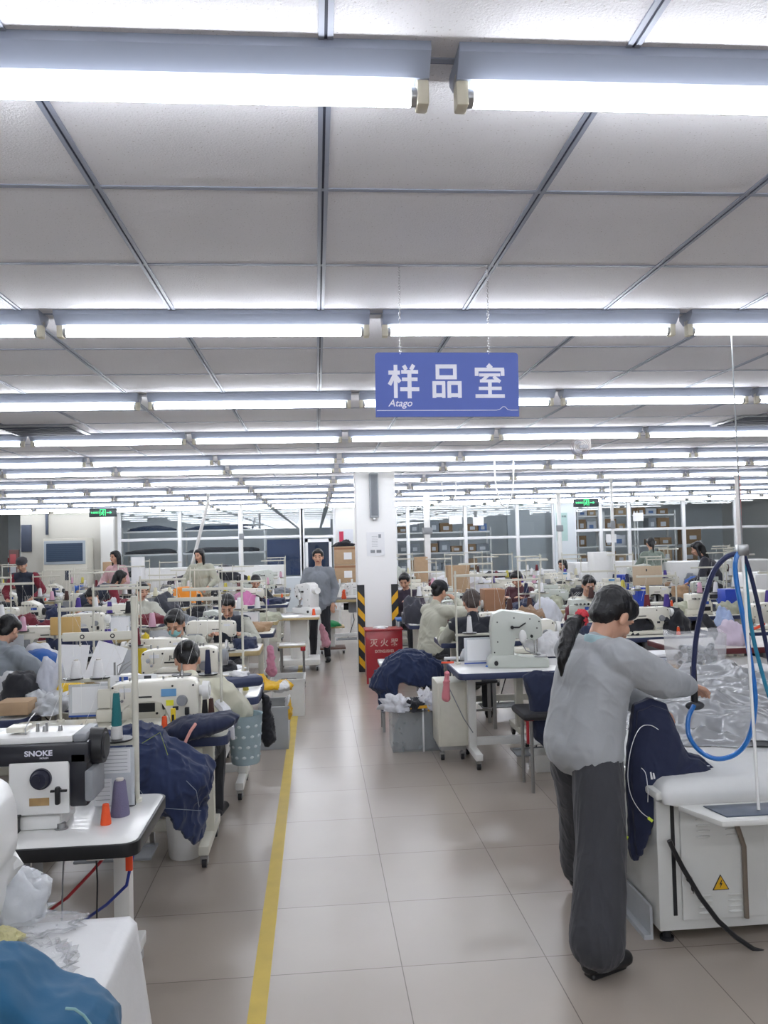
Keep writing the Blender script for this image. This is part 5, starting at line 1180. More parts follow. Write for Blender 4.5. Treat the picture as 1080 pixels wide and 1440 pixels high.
tag(MB().tube(smooth([W(976, 992, YH), W(968, 1010, 3.58), W(969, 1035, 3.55), W(984, 1056, 3.5), W(1008, 1067, 3.46), W(1035, 1060, 3.43), W(1054, 1035, 3.4), W(1062, 990, 3.38), W(1058, 945, 3.38), W(1047, 880, 3.4), W(1036, 820, 3.42), W(1034, 790, 3.42), W(1040, 775, 3.42)]), .0105).obj('air_hose', BLUE), 'bright blue hose looping below the iron and up to the pole', 'hose')
tag(MB().tube(smooth([W(1046, 780, 3.44), W(1050, 830, 3.46), W(1058, 890, 3.48), W(1070, 940, 3.5), W(1084, 985, 3.52), W(1105, 1020, 3.55)]), .009).obj('air_hose', TEAL), 'teal hose leaving the pole toward the right edge', 'hose')
tag(MB().tube(smooth([W(1047, 782, 3.43), W(1056, 810, 3.45), W(1068, 860, 3.48), W(1080, 920, 3.5), W(1095, 990, 3.55)]), .0095).obj('steam_hose', NVH), 'dark hose beyond the pole at the right edge', 'hose')
t = thing('service_pole', 'white cable duct with a red cable at right', 'pole', (X_(1040, 12.6), 12.6, 0))
MB().box((-.035, -.02, .0), (.03, .02, CZ), .003).obj('duct', mat('duct_white', 'd9d4d0', .5), t); MB().cyl((.036, -.012, .5), (.036, -.012, CZ), .007).obj('red_cable', mat('cable_red', 'c9564c', .5), t)
# wrapped garments: stacked silver sheets
def wrap(lab, cx, cy, lx, ly, h, base, ang, seed, m=SILV):
    """long folded plastic sleeve: a low mound with sharp creases running along it"""
    ca, sa = math.cos(ang), math.sin(ang)
    def fn(u, v):
        a, b = u*2-1, v*2-1; e = max(0, 1-abs(a)**5)**.5*max(0, 1-abs(b)**3)**.6
        q = V((a*lx*2.6+seed*3, b*ly*9+seed, seed)); q += noise.noise_vector(q*.35)*.7
        z = h*e*(.8+.25*noise.noise(V((a*1.5, b*1.5, seed))))+.036*e*(max(0, 1-abs(noise.noise(q))*5)+.7*max(0, 1-abs(noise.noise(q*1.9+V((3, 1, 2))))*5)-.3)
        x, y = a*lx*(1+.12*noise.noise(V((b*3, seed, 0)))), b*ly*(1+.18*noise.noise(V((a*3, 0, seed))))
        return V((cx+x*ca-y*sa, cy+x*sa+y*ca, base+.004+max(0, z)))
    b_ = bmesh.new(); nu, nv = 90, 70; g = [[b_.verts.new(fn(i/nu, j/nv)) for j in range(nv+1)] for i in range(nu+1)]
    for i in range(nu):
        for j in range(nv): b_.faces.new((g[i][j], g[i+1][j], g[i+1][j+1], g[i][j+1]))
    bot = [[b_.verts.new((g[i][j].co.x, g[i][j].co.y, base)) for j in (0, nv)] for i in (0, nu)]
    b_.faces.new((bot[0][0], bot[0][1], bot[1][1], bot[1][0]))
    for f in b_.faces: f.smooth = True
    bmesh.ops.recalc_face_normals(b_, faces=b_.faces); me = bpy.data.meshes.new('wrap'); b_.to_mesh(me); b_.free(); me.materials.append(m)
    o = bpy.data.objects.new('wrapped_garments', me); COL.objects.link(o); return tag(o, lab, 'wrapped garments')
PALEW = mat('pale_wrap', 'd6d7d9', .25, coat=.4, bump=.3, bscale=9)
TB = .705
wrap('broad silver plastic wrapped garments lying lowest on the ironing station', X_(1010, 4.2), 4.2, .5, .42, .1, TB, -.25, 1)
wrap('silver wrapped bundle beside the iron', X_(980, 4.15), 4.12, .36, .24, .2, TB+.03, -.6, 2)
wrap('silver wrapped bundle rising toward the right edge', X_(1045, 4.3), 4.35, .42, .3, .27, TB+.03, -.4, 7)
wrap('small silver wrapped bundle near the blue hose', X_(1045, 3.98), 3.98, .26, .14, .14, TB+.02, -.5, 4)
wrap('pale plastic wrapped bundle behind the sleeve of the standing woman', X_(950, 4.55), 4.55, .34, .2, .26, TB, -.2, 6, PALEW)
t = make_bench(1.3, .6, BH, TOPW, WHITE, FRAMEW); t.location = (X_(985, 5.1), 5.1, 0); tag(t, 'white bench behind the ironing station carrying bags', 'table')
bx2, by2 = X_(982, 4.9, 915), 4.93; zb = .905
tag(MB().box((-.3, -.13, 0), (.3, .13, .15), .01).obj('carton', CARD, None, loc=(bx2, by2+.04, BH)), 'low carton under the bag of spools', 'box')
t = thing('spool_bag', 'open clear bag full of grey empty spools', 'plastic bag', (bx2, by2, zb))
zt = Z_(982, 888, by2)-zb; wq = .17
def fn(u, v):
    a = u*2*math.pi; r = 1+.07*math.sin(5*a)+.05*noise.noise(V((math.cos(a)*2, math.sin(a)*2, v*3))); ex = .55
    x = math.copysign(abs(math.cos(a))**ex, math.cos(a)); y = math.copysign(abs(math.sin(a))**ex, math.sin(a))
    return V((x*wq*r*(.9+.12*v), y*.12*r, v*zt*(1+.05*math.sin(3*a))))
sheet('bag_film', None, None, fn, 48, 12, FILM, .002, parent=t)
SP = mat('spool_grey', '9ea1a5', .35)
f0 = None
for k in range(26):
    q = V((bx2+rnd.uniform(-.12, .12), by2+rnd.uniform(-.07, .06), zb+.025+.045*(k//9)+rnd.random()*.01)); an = (rnd.uniform(-.5, .5)+math.pi/2, rnd.uniform(-.4, .4), rnd.uniform(-.6, .6))
    if f0 is None:
        mm = MB(); mm.lathe([(.014, -.03), (.02, -.03), (.018, .028), (.02, .03), (.014, .03), (.012, 0), (.014, -.03)], n=14, m=SP); f0 = mm.mesh('spool')
    o = bpy.data.objects.new('empty_spool', f0); COL.objects.link(o); o.location = q; o.rotation_euler = an; tag(o, 'small grey empty spool inside the open clear bag', 'spool', 'grey spools in the clear bag')
px_heap('white_bundle', 'smooth white cloth bundle at the right edge behind the hoses', 'fabric', 1070, 930, 100, 5.0, fab('cfcfcf'), 5, ry=.2, amp=.2)
for k in range(4):
    f = MB().box((-.16+.01*k, -.11, 0), (.15, .11, .022), .009)
    if k == 0: t = make_bench(1.3, .6, BH, TOPW, WOODE, FRAMEW); t.location = (2.85, 6.0, 0); tag(t, 'white bench with folded cloths behind the bowed head', 'table')
    tag(f.obj('folded_cloth', PAPER if k % 2 else fab('c6cad4'), None, loc=(X_(932, 5.95, 905)+.02*rnd.random(), 5.95, BH+.028*k), rz=.2*rnd.random()), ['lowest', 'second', 'third', 'topmost'][k]+' folded white cloth in the small stack behind the bowed head', 'folded cloth')
BURG = mat('burgundy_edge', '5a2328', .4)
t = make_bench(1.6, .7, .82, mat('burgundy_top', 'c9c2bd', .3), BURG, FRAME); t.location = (X_(1060, 6.6, 900), 6.6, 0); tag(t, 'bench with burgundy edge at the right side', 'table')
px_heap('pink_fabric', 'pink and blue striped shirt fabric on the burgundy bench', 'fabric', 1030, 868, 42, 6.5, fab('cdbfd0'), 5, base=.82, ry=.14, amp=.5)
px_heap('striped_shirt', 'light blue striped shirt on the burgundy bench', 'garment', 1018, 855, 26, 6.7, fab('9fb0d2'), 9, base=.82, ry=.1, amp=.5)
m = MB(); m.cap(W(990, 868, 6.6), W(1018, 905, 6.5), .035, .05); tag(blob(m, 'black_garment', BLKF, None, .01, 3, .01, 10), 'long black cloth lying diagonally near the burgundy bench', 'garment')
tag(MB().tube(smooth([W(1058, 885, 6.4), W(1066, 882, 6.4), W(1075, 877, 6.4)]), .012).obj('orange_tube', ORANGE), 'short orange tube near the right edge', 'tube')
# ================================================================ people
HANDS = dict(hl=(-.14, .46, .84), hr=(.14, .46, .84))
def at(px, Y): return (X_(px, Y, 800), Y, 0)
# main figure
ML = V((1.155, 3.52, 0)); MR = R(-66); MK = .91
def loc_(p): q = Matrix.Rotation(-MR, 3, 'Z') @ (V(p)-ML); return tuple(q/MK)
fr_ = F(838, 1343, .08); fl_ = F(812, 1225, .09)
t, J, HCm, RHm = person('standing woman in grey sweater and wide dark trousers ironing at right', ML, MR, lean=13, head=(40, 0), hl=loc_(W(915, 992, 3.72)), hr=loc_(W(974, 966, 3.62)), hs=1.2, wr=.45,
    top='a3a6a9', low='38393e', inner='a9c6cc', hair='pony0', k=MK, vox=.0055, bulky=.052, hem=.03, wide=True,
    feet=[loc_((fl_.x+.02, fl_.y, .08)), loc_((fr_.x, fr_.y, .08))], skin=SKIN)
# ponytail and red hair tie
m = MB(); pp = [W(822, 866, 3.5), W(806, 878, 3.46), W(797, 900, 3.42), W(791, 925, 3.4), W(789, 950, 3.4)]
inv = Matrix.Rotation(-MR, 3, 'Z')
pp = [inv @ (p-ML)/MK for p in pp]
rr = [.024, .04, .038, .028, .007]
for a, b, c, d in zip(pp, pp[1:], rr, rr[1:]): m.cap(a, b, c, d)
blob(m, 'ponytail', HAIR, t, .006, 3, .005, 18, (1, 1, .3))
m = MB(); m.cap(pp[0]*.75+pp[1]*.25+V((0, 0, .012)), pp[0]*.75+pp[1]*.25-V((0, 0, .012)), .032, .032); blob(m, 'hair_tie', mat('tie_red', 'c8323f', .5), t, .005, 1, .006, 40)
# iron handle in her hand
h_ = W(976, 966, 3.62)
t = thing('steam_iron', 'dark steam iron handle held by the standing woman', 'iron', (h_.x, h_.y, 0))
MB().cyl((0, 0, W(976, 992, 3.6).z), (0, 0, W(976, 938, 3.6).z), .016, .014, 16).obj('handle', BLACK, t)
z0 = W(976, 992, 3.6).z
MB().ell((0, 0, z0-.005), (.045, .024, .022)).obj('sole', mat('iron_dark', '4a4c50', .35, metal=.3), t)
# the navy jacket she holds
pxblob('navy_jacket', 'navy jacket with white piping held over the ironing table', 'garment', [(890, 990), (912, 980), (936, 988), (944, 1012), (958, 1042), (968, 1060), (984, 1062), (1003, 1078), (1009, 1096), (984, 1100), (950, 1102), (922, 1108), (912, 1128), (908, 1150), (904, 1182), (897, 1208), (888, 1210), (884, 1180), (882, 1140), (880, 1095), (882, 1050), (888, 1015)], 3.5, .17, fab('1d2542'), .0055, 9, .006, 7, (1, 1, .6))
sl = MB(); sl.cap(W(945, 1083, 3.56), W(994, 1087, 3.5), .05, .036)
blob(sl, 'sleeve', fab('1d2542'), o, .006, 4, .004, 9)
MB().tube([W(1002, 1088, 3.49)+V((0, .036*math.cos(q*.524), .036*math.sin(q*.524))) for q in range(13)], .0025, 6).obj('cuff_piping', PAPER, o)
for k, (pts, Y, r) in enumerate((([(926, 1026), (915, 1020), (902, 1022), (892, 1038), (885, 1065), (883, 1095), (888, 1120), (900, 1140), (912, 1150)], 3.42, .0017), ([(902, 1080), (908, 1088), (911, 1110), (911, 1128)], 3.4, .0017), ([(973, 1100), (970, 1093), (974, 1081), (985, 1077), (998, 1077)], 3.46, .0017))):
    tag(MB().tube(smooth([W(a, b, Y) for a, b in pts]), r, 6).obj('piping', PAPER), ['long curved white piping on the held navy jacket', 'short vertical white piping on the held navy jacket', 'white piping around the sleeve end on the table'][k], 'seam')
f = MB(); p0 = W(915, 1088, 3.42); s = 3.42/1140
for k in range(4): f.prism([(k*4*s, -(8-k)*s*.6), (k*4*s+3*s, -(8-k)*s*.6), (k*4*s+1*s, (8-k*2)*s*.7), (k*4*s-1*s, (8-k*2)*s*.7)], 0, .0015, tr=Matrix.Translation((0, 0, 0)) @ Matrix.Rotation(R(90), 4, 'X'))
tag(f.obj('printed_logo', PAPER, None, loc=(p0.x, p0.y, p0.z-.01)), 'small white striped logo printed on the held navy jacket', 'logo')
for k, (px, py) in enumerate(((914, 1152), (880, 1180))):
    p = W(px, py, 3.36); o = MB().box((-.01, -.002, -.006), (.014, .002, .006)).obj('green_tag', mat('tag_green', 'cde04a', .5), None, loc=p); o.rotation_euler = (0, R(40 if k == 0 else -60), 0); tag(o, ['lime green zip tag at the hem of the navy jacket', 'lime green tag hanging beside the trouser leg'][k], 'tag')

def stool_at(x, y, lab, m='33343a'): place('stool'+m, lambda: make_stool(mat('seat_'+m, m, .6)), (x, y, 0), 0, lab)
PEOPLE = []
def sit(label, px, Y, rz=0, stool=True, off=0, **k):
    PEOPLE.append((X_(px, Y, 800), Y))
    k.setdefault('hl', HANDS['hl']); k.setdefault('hr', HANDS['hr'])
    x, y, _ = at(px, Y); person(label, (x, y, off), rz, seated=True, vox=k.pop('vox', .011), **k)
    short = ' '.join(label.split()[1:7]) if 0 else label
    stool_at(x, y, 'stool under the '+' '.join([w for w in label.split() if w not in ('a', 'the', 'seated')][:9]))
def stand(label, px, Y, rz=0, **k):
    PEOPLE.append((X_(px, Y, 800), Y)); return person(label, at(px, Y), rz, vox=k.pop('vox', .011), **k)
sit('woman in cream jacket bowed over her work, seen from behind', 250, 5.02, R(-3), lean=32, head=(42, -20), top='d6d4c0', low='2f3136', hair='bun', bulky=.045, vox=.008, off=-.04)
sit('woman with pale blue face mask and black hair', 254, 7.25, R(180), lean=15, head=(32, 12), top='b8b9ae', low='2f3136', hair='pony', mask=True, vox=.008, k=.97)
sit('worker in dark vest over sage sleeves, head bowed', 322, 8.75, R(180), lean=14, head=(38, 0), top='b8b9ae', vest='2d3340', low='2f3136', hair='short', vox=.008)
stand('standing man in grey sweater at the end of the aisle', 448, 12.0, R(176), lean=3, head=(6, 0), top='858a92', low='25262c', hair='short', bulky=.02, hem=.05, vox=.009, hl=(-.21, .05, .87), hr=(.2, .22, .98), k=.98, el=.25)
sit('worker with black cap and sage jacket right of the pillar', 603, 9.2, R(-60), lean=10, head=(20, -10), top='b9b9aa', low='2f3136', hair='bun', vest=None, hat='1d1f26', vox=.009, hr=(.08, .3, 1.05))
sit('worker in black vest and sage sleeves seen from behind', 664, 7.5, R(-8), lean=10, head=(28, -5), top='b9b9aa', vest='1f222b', low='2f3136', hair='short', hairm=HAIRB, vox=.008)
sit('woman facing the camera behind the bowed woman', 820, 9.9, R(180), lean=12, head=(22, 0), top='d3d1c2', low='2f3136', hair='short', vox=.01)
sit('worker with earphones and black bun hair at centre right', 733, 12.3, R(150), lean=16, head=(30, 10), top='55333b', low='2f3136', hair='bun')
sit('ponytailed woman in sage jacket in the middle left rows', 196, 11.2, R(200), lean=8, head=(12, -15), top='b8b9ae', low='2f3136', hair='pony')
stand('woman in knit cap, dark vest and red sleeves at far left', 40, 14.2, R(180), lean=26, head=(22, 0), top='7d2434', vest='2c3242', low='2f3136', hair=None, hat='3b3a3f', hl=(-.2, .42, .95), hr=(.2, .4, .93))
stand('woman in dark vest and maroon sleeves bending over far left bench', 118, 13.0, R(-65), lean=62, head=(20, 0), top='7d2434', vest='2d3444', low='2c3040', hair='long', hl=(-.1, .6, .9), hr=(.1, .62, .9))
stand('woman in pink sweater at the far left glazing', 166, 15.5, R(150), lean=4, head=(4, 10), top='d0a9ac', low='2f3136', hair='long', hl=(-.2, .3, 1.0), hr=(.2, .3, 1.0))
stand('long haired woman in pale green jacket beside the leaning duct', 283, 15.0, R(170), lean=2, head=(8, 20), top='b6b7a6', low='8a7f6c', hair='long', hl=(-.2, .25, 1.0), hr=(.25, .25, .95))
sit('dark haired worker in black top beyond the pink fabric', 357, 14.2, R(190), lean=20, head=(35, 0), top='23242b', low='2f3136', hair='short')
stand('worker in grey green jacket seen from behind before the parcels', 919, 15.5, R(-5), lean=8, head=(12, 0), top='7f8a80', low='2f3136', hair='pony', hl=(-.2, .35, 1.0), hr=(.2, .35, 1.0))
stand('dark haired worker leaning forward near the right hoses', 1012, 12.5, R(60), lean=28, head=(20, 0), top='33333d', low='2f3136', hair='long', hl=(-.1, .45, .95), hr=(.1, .45, .95))
sit('far worker in grey with black hair near the poster wall', 797, 16.5, R(120), lean=8, head=(10, 0), top='8a8d92', low='2f3136', hair='bob')
sit('worker in light grey top cut by the left frame edge', -26, 6.6, R(-20), lean=22, head=(35, 0), top='8b9299', low='2f3136', hair='short', vox=.009, bulky=.03)
sit('black haired worker half hidden behind the pillar edge', 573, 12.3, R(160), lean=14, head=(25, 0), top='3a3140', low='2f3136', hair='short')
sit('black haired worker bent low beside the bending woman', 149, 11.8, R(160), lean=25, head=(40, 0), top='2a2c33', low='2f3136', hair='bun')
sit('worker in white cap in the rear rows right of centre', 782, 14.5, R(180), lean=12, head=(22, 0), top='a9aaa6', low='2f3136', hair='bob') if 0 else None
# ================================================================ rows of benches
LX = [-1.15, -2.6, -4.05, -5.5, -6.95]; RX = [1.7, 3.15, 4.6, 6.05, 7.5, 9.0]
PI = math.pi
def visible(x, y): return -.405*y-.7 < x < .565*y+.7
LY = [(6.55, PI), (7.95, PI), (9.4, 0), (10.75, PI), (12.15, 0), (13.5, PI), (14.9, 0), (16.3, PI), (17.8, 0)]
RY = [(7.95, 0), (9.7, 0), (11.0, PI), (12.4, 0), (13.7, PI), (15.0, 0), (16.4, PI), (17.8, 0)]
rnd.seed(21)
ST = ['lock', 'lockd', 'locks', 'over', 'overg', 'lock', 'lock', 'over', 'bar']
CN = ['white', 'white', 'white', 'maroon', 'navy', 'brown', 'black', 'purple', 'pink', 'cream', 'yellow']
HN = ['white', 'white', 'grey', 'navy', 'black', 'black', 'maroon', 'sage', 'blue', 'tan']
GRID = []; CL = [('white', .1, .02), ('navy', .12, .02), ('brown', .1, .02), ('maroon', .12, .03), ('black', .12, .02), ('orange', .08, .02), ('purple', .1, .03), ('cream', .1, .03)]
for side, XS, YS in (('left', LX, LY), ('right', RX, RY)):
    for r, (y, rz) in enumerate(YS):
        for c, x in enumerate(XS):
            if not visible(x, y): continue
            if side == 'left' and c == 0 and r in (4,): continue         # the open bench with the special machine
            jx = x+rnd.uniform(-.08, .08); jy = y+rnd.uniform(-.05, .05)
            for qx, qy in PEOPLE:
                if abs(qx-jx) < .8 and abs(qy-jy) < .5: jy = qy+(.5 if jy > qy else -.5)
            GRID.append((jx, jy))
            st = rnd.choice(ST if r > 4 else ST[:-1]); cs = (rnd.choice(CN), rnd.choice(CN))
            hp = []
            for k in range(rnd.choice((1, 2, 2, 3))): hp.append((rnd.choice(HN), (-.42, .38, -.05)[k]+rnd.uniform(-.05, .05), rnd.uniform(-.1, .1), rnd.uniform(.12, .22), rnd.uniform(.1, .16), rnd.uniform(.08, .22)))
            if side == 'left' and c == 0:
                if r == 0: st = 'lock'; hp = [('black', -.4, 0, .14, .12, .08)]
                if r == 1: st = 'lock'; hp = [('navy', -.45, .05, .12, .1, .1)]
            if side == 'right' and c == 0 and r == 0: st = 'lock'; cs = ('brown', 'brown')
            station(jx, jy, rz, side, r+(0 if side == 'left' else 0), c, rnd.choice(('cream', 'cream', 'white', 'dark')), st, cs, rnd.choice((.72, .72, .6)), rnd.random() < .35, hp, sx=rnd.uniform(-.12, .12))
            rot = Matrix.Rotation(rz, 3, 'Z'); w = where(side, r, c)
            for k in range(rnd.choice((2, 3, 3))):
                cc, ch, cr = rnd.choice(CL); v = rot @ V(((.3, -.3, .42)[k]+rnd.uniform(-.04, .04), (-.17, .2, .05)[k], 0))
                cone(cc, (jx+v.x, jy+v.y, BH), 'loose %s cone %s, %s' % (cc, ('at the front', 'at the back', 'at the end')[k], w), None, ch, cr)
            if rnd.random() < .5:
                if 'paper' not in PROT:
                    o = MB().box((-.11, -.15, 0), (.11, .15, .004), .001).box((-.09, -.12, .004), (.12, .16, .007)).obj('paper_sheet', PAPER, None, loc=(0, 0, -50)); tag(o, None, 'paper'); PROT['paper'] = [o, False]
                v = rot @ V((-.45, -.08, 0)); place('paper', None, (jx+v.x, jy+v.y, BH), rnd.random()*3, 'white work papers on bench, '+w)

# ---- special pieces in the middle distance
def snapy(px, pyt, Y, want=.3):
    best = None
    for gx, gy in GRID:
        if abs(gx-X_(px, gy, pyt)) < .62 and gy > 5:
            z = Z_(px, pyt, gy)-BH
            if z > .06 and (best is None or abs(z-want)+abs(gy-Y)*.04 < best[0]): best = (abs(z-want)+abs(gy-Y)*.04, gy)
    return best[1] if best else Y
def hpx(lab, px, pyt, w, Y, col, seed=0, want=.24, **k):
    Y = snapy(px, pyt, Y, want)
    k['ry'] = min(.22, w/2*Y/1140)
    return px_heap(k.pop('name', 'fabric_bundle'), lab, k.pop('cat', 'fabric'), px, pyt, w, Y, fab(col), seed, **k)
hpx('pink fabric heap behind the worker in the dark vest', 342, 828, 38, 9.4, 'cf7fb0', 3, amp=.25)
hpx('orange fabric arch behind the middle left benches', 262, 822, 48, 10.4, 'e88f2a', 5, amp=.2)
hpx('dark grey fabric heap beside the ponytailed woman', 232, 835, 44, 9.9, '3b3d46', 2)
hpx('yellow packet fabric before the masked woman', 200, 893, 40, 6.2, 'dfc32c', 4)
hpx('blue fabric hump right of the ponytailed woman', 232, 806, 26, 12.0, '33456f', 4, amp=.2)
hpx('large white sack behind the cap worker', 640, 786, 92, 15.6, 'd4d4d8', 3, amp=.2)
hpx('smaller white sack beside the pillar', 578, 787, 46, 15.4, 'd6d6d8', 6, amp=.25)
hpx('white fluffy heap behind the black vest worker', 690, 812, 66, 10.4, 'd9d9df', 7, amp=.5)
hpx('yellow garment pile right of the brown carton', 735, 822, 42, 10.3, 'c9b94e', 3, amp=.4)
hpx('tan wrinkled fabric pile behind the bartacker', 745, 843, 52, 8.9, '94785f', 8, amp=.5)
hpx('black and white garment pile left of the cap worker', 582, 840, 36, 9.0, '3a3b45', 9, amp=.5)
hpx('white fabric on the shelf bench in front of the tan pile', 770, 836, 38, 9.2, 'd0d2da', 5, amp=.4)
hpx('navy fabric under the yellow garment pile', 738, 842, 50, 9.9, '222b49', 4)
hpx('maroon garment beside the bending woman', 152, 828, 26, 12.3, '6f2030', 3)
hpx('dark garment with white trim on the far left benches', 255, 796, 60, 17.0, '3a3640', 2)
hpx('black garment hanging near the far right bench', 1000, 792, 34, 12.0, '26262c', 7, amp=.5)
hpx('black cloth pile under the far white sack', 700, 803, 50, 14.4, '2a2b31', 6)
for k, (x0, x1, pyt, Y, lab) in enumerate(((628, 658, 795, 14.8, 'pale brown carton before the white sack'), (678, 706, 828, 10.1, 'brown carton behind the black vest worker'), (583, 600, 783, 15.0, 'small brown carton on the white sack bench'), (147, 158, 790, 15.8, 'brown box beside the pink sweatered woman'))):
    px_box('carton', lab, 'box', x0, x1, pyt, snapy((x0+x1)/2, pyt, Y), BH, .3, [CARD, CARD2, CARD, CARD][k])
Y = snapy(908, 795, 9.3, .42); a, b = X_(888, Y), X_(929, Y); bz = Z_(908, 823, Y); bh_ = Z_(908, 796, Y)-bz
o = MB().box((-.02, .008, BH-bz), (.02, .02, bh_*.8), m=WOODE).box((-(b-a)/2, -.008, 0), ((b-a)/2, .008, bh_), .002, m=mat('pattern_card', 'c8b49a', .7)).box((-.12, -.01, .12), (.1, -.008, .124), m=CARD2).box((-.02, -.01, .17), (-.005, -.008, .2), m=INKD).obj('pattern_board', None, None, loc=((a+b)/2, Y, Z_(908, 823, Y)), rz=0)
tag(o, 'tan cardboard pattern sheet standing among the right benches', 'board')
for k, (px, Y, lab) in enumerate(((872, 11.2, 'blue plastic crate left of the cardboard pattern sheet'), (900, 10.8, 'blue plastic crate below the cardboard pattern sheet'), (1022, 10.2, 'blue bottles and cans cluster near the hoses'))):
    px_box('blue_crate', lab, 'crate', px-8, px+9, (808, 826, 828)[k], snapy(px, (808, 826, 828)[k], Y), BH, .2, plas('2746b4'))
px_box('white_cabinet', 'white control cabinet among the far right benches', 'cabinet', 830, 856, 776, 13.2, 0, .3, WHITE)
px_box('white_cabinet', 'long white fusing press at the far right', 'machine', 1045, 1085, 805, 10.8, 0, .6, WHITE, .05)
px_box('white_cabinet', 'cream machine housing right of the hoses', 'machine', 1052, 1085, 830, 9.4, 0, .5, CREAM, .03)
px_box('long_cutting_table', 'long white cutting table before the right glazing', 'table', 800, 900, 790, 16.8, 0, .9, WHITE)
px_box('long_cutting_table', 'long white table near the leaning worker', 'table', 930, 1085, 788, 15.6, 0, .8, WHITE)
px_box('long_cutting_table', 'long white table before the left glazing', 'table', 190, 400, 797, 18.9, 0, .8, WHITE)
px_heap('dark_fabric', 'low black fabric pile on the long table at left', 'fabric', 330, 785, 70, 18.8, fab('2c2d33'), 6, base=.95, amp=.5)
px_box('paper_stack', 'tall stack of white papers before the left glazing', 'papers', 187, 201, 783, snapy(194, 783, 14.5, .5), BH, .3, PAPER)
t = make_stool(plas('2f6fb8'), .76); t.location = (X_(576, 10.3, 866), 10.3, 0); tag(t, 'blue topped side stool right of the pillar', 'stool')
for k, (px, Y) in enumerate(((52, 8.1),)):
    px_heap('blue_cover', 'blue cloth covered bench edge at the left', 'cloth', px, 908, 70, 7.0, fab('2057a0'), 3, base=.68, ry=.2, amp=.15)
px_heap('white_scrap', 'white fabric on top of the blue cloth at left', 'fabric', 60, 900, 50, 7.1, fab('cfd0d4'), 5, base=.75, ry=.12)
# wooden chair back
t = thing('wooden_chair', 'chair with pale yellow wooden back at the middle left', 'chair', (X_(92, 7.9, 880), 7.9, 0))
MB().box((-.14, -.01, .0), (.14, .01, .17), .04, seg=4).obj('backrest', mat('chair_wood', 'd8b473', .4, var=.1, scale=5), t, loc=(0, 0, Z_(92, 893, 7.9)))
MB().box((-.19, -.4, .42), (.19, -.0, .445), .01).obj('seat', mat('chair_wood', 'd8b473', .4), t)
for sx in (-1, 1):
    MB().cyl((sx*.1, .01, .0), (sx*.1, .01, Z_(92, 885, 7.9)), .011).obj('leg', STEEL, t); MB().cyl((sx*.16, -.36, 0), (sx*.16, -.36, .42), .011).obj('leg', STEEL, t)
# pedestal bench with buttonhole machine, seen at the end of the aisle
t = thing('pedestal_bench', 'white pedestal bench with plywood edge in the aisle end', 'table', (X_(420, 11.3, 860), 11.35, 0))
MB().box((-.28, -.32, .735), (.28, .32, .75), .002).obj('tabletop', TOPW, t); MB().box((-.285, -.325, .705), (.285, .325, .735), .002).obj('edge_band', WOODE, t)
MB().box((-.12, -.08, .16), (.12, .08, .705), .006).obj('column', FRAMEW, t); bs = MB().box((-.28, -.25, .085), (.28, .25, .16), .01).obj('base', FRAMEW, t)
for sx in (-1, 1):
    for yy in (-.2, .2): caster((sx*.24, yy, .085), bs, 1.1)
t = make_column(WHITE); t.location = (X_(432, 11.45, 840), 11.5, BH); t.rotation_euler.z = R(-60); tag(t, 'white buttonhole machine on the pedestal bench', 'sewing machine')
c = make_cone(CC['orange'], .09, .025, False); c.location = (X_(441, 11.2, 850), 11.2, BH); tag(c, 'orange cone on the pedestal bench', 'thread cone')
t = thing('low_stool_table', 'small white stool table before the pedestal bench', 'stool', (X_(411, 10.0, 900), 10.05, 0))
MB().box((-.16, -.14, .5), (.16, .14, .515), .002).obj('top', TOPW, t); MB().box((-.162, -.142, .48), (.162, .142, .5)).obj('edge_band', WOODE, t)
for sx in (-1, 1):
    for yy in (-.12, .12): MB().cyl((sx*.135, yy, .02), (sx*.135, yy, .48), .012).cyl((sx*.135, yy, 0), (sx*.135, yy, .02), .018).obj('leg', STEEL, t)
MB().box((.1, -.15, .44), (.16, -.13, .49), .006).obj('red_clamp', RED, t)
t = thing('pedestal_stool', 'pedestal stool with green cushion beside the aisle end', 'stool', (X_(467, 12.9, 870), 12.9, 0))
MB().box((-.19, -.17, .4), (.19, .17, .425), .004).obj('seat', WOODE, t); MB().box((-.04, -.04, .1), (.04, .04, .4)).obj('column', FRAMEW, t)
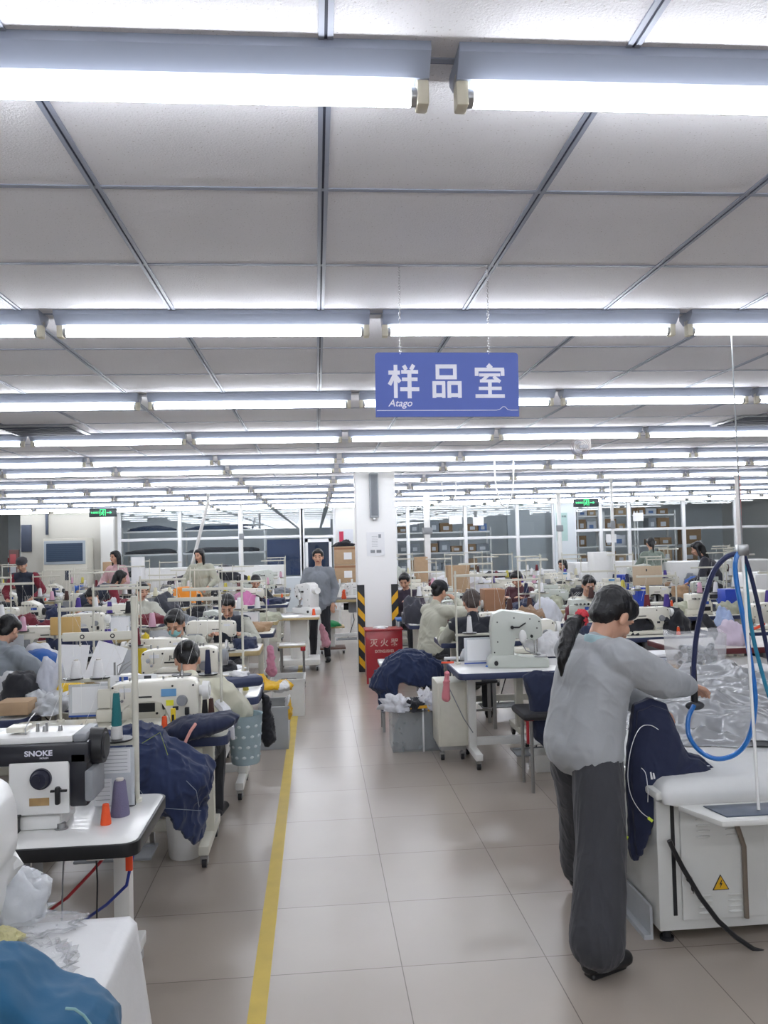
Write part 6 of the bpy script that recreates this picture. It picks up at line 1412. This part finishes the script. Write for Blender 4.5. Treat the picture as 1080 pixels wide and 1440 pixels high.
bs = MB().box((-.2, -.18, .07), (.2, .18, .1), .006).obj('base', mat('brown_base', '6d5148', .5), t)
for sx in (-1, 1): caster((sx*.17, -.14, .08), bs)
heap('green_cushion', 'green cushion on the pedestal stool', 'cushion', (X_(465, 12.85, 860), 12.85, .425), .15, .14, .085, fab('17824a'), 2, .12)
t = make_bench(1.0, .6, .78, mat('dark_top', '4a4c50', .5), WOODE, FRAMEW); t.location = (X_(489, 13.6, 850), 13.9, 0); tag(t, 'bench with plywood edge left of the pillar', 'table')
t = make_lockstitch(WHITE); t.location = (X_(497, 13.9, 820)+.1, 13.9, .78); tag(t, 'white sewing machine partly behind the pillar', 'sewing machine')
m = MB(); p = W(483, 812, 13.75); m.cap((p.x, p.y, .8), (p.x, p.y, .92), .05, .03); tag(blob(m, 'orange_cloth', fab('d9532b'), None, .01, 2, .01, 12), 'orange cloth bundle on the bench left of the pillar', 'fabric')
m = MB(); a = W(452, 870, 11.7); m.cap((a.x, a.y, .55), (a.x+.06, a.y, .3), .04, .07); tag(blob(m, 'pink_cloth', fab('c58f9c'), None, .01, 2, .012, 10), 'pink cloth hanging near the pedestal stool', 'cloth')
m = MB(); a = W(380, 930, 7.4); m.cap((a.x, a.y, .8), (a.x+.01, a.y, .6), .03, .05); tag(blob(m, 'pink_cloth', fab('bd7f97'), None, .009, 2, .012, 10), 'mauve cloth hanging beside the bins at the aisle', 'cloth')
# ================================================================ world and view
w = bpy.data.worlds.new('world'); SC.world = w; w.use_nodes = True
w.node_tree.nodes['Background'].inputs[0].default_value = (.8, .86, 1, 1); w.node_tree.nodes['Background'].inputs[1].default_value = .3
SC.view_settings.view_transform = 'Standard'; SC.view_settings.look = 'None'; SC.view_settings.gamma = 1; SC.view_settings.exposure = 1.2
SC.cycles.use_denoising = True; SC.cycles.max_bounces = 8; SC.cycles.diffuse_bounces = 4; SC.cycles.transparent_max_bounces = 24
SC.cycles.sample_clamp_indirect = 6
for k, (o, used) in list(PROT.items()):
    if not used: print('UNUSED PROTO', k)
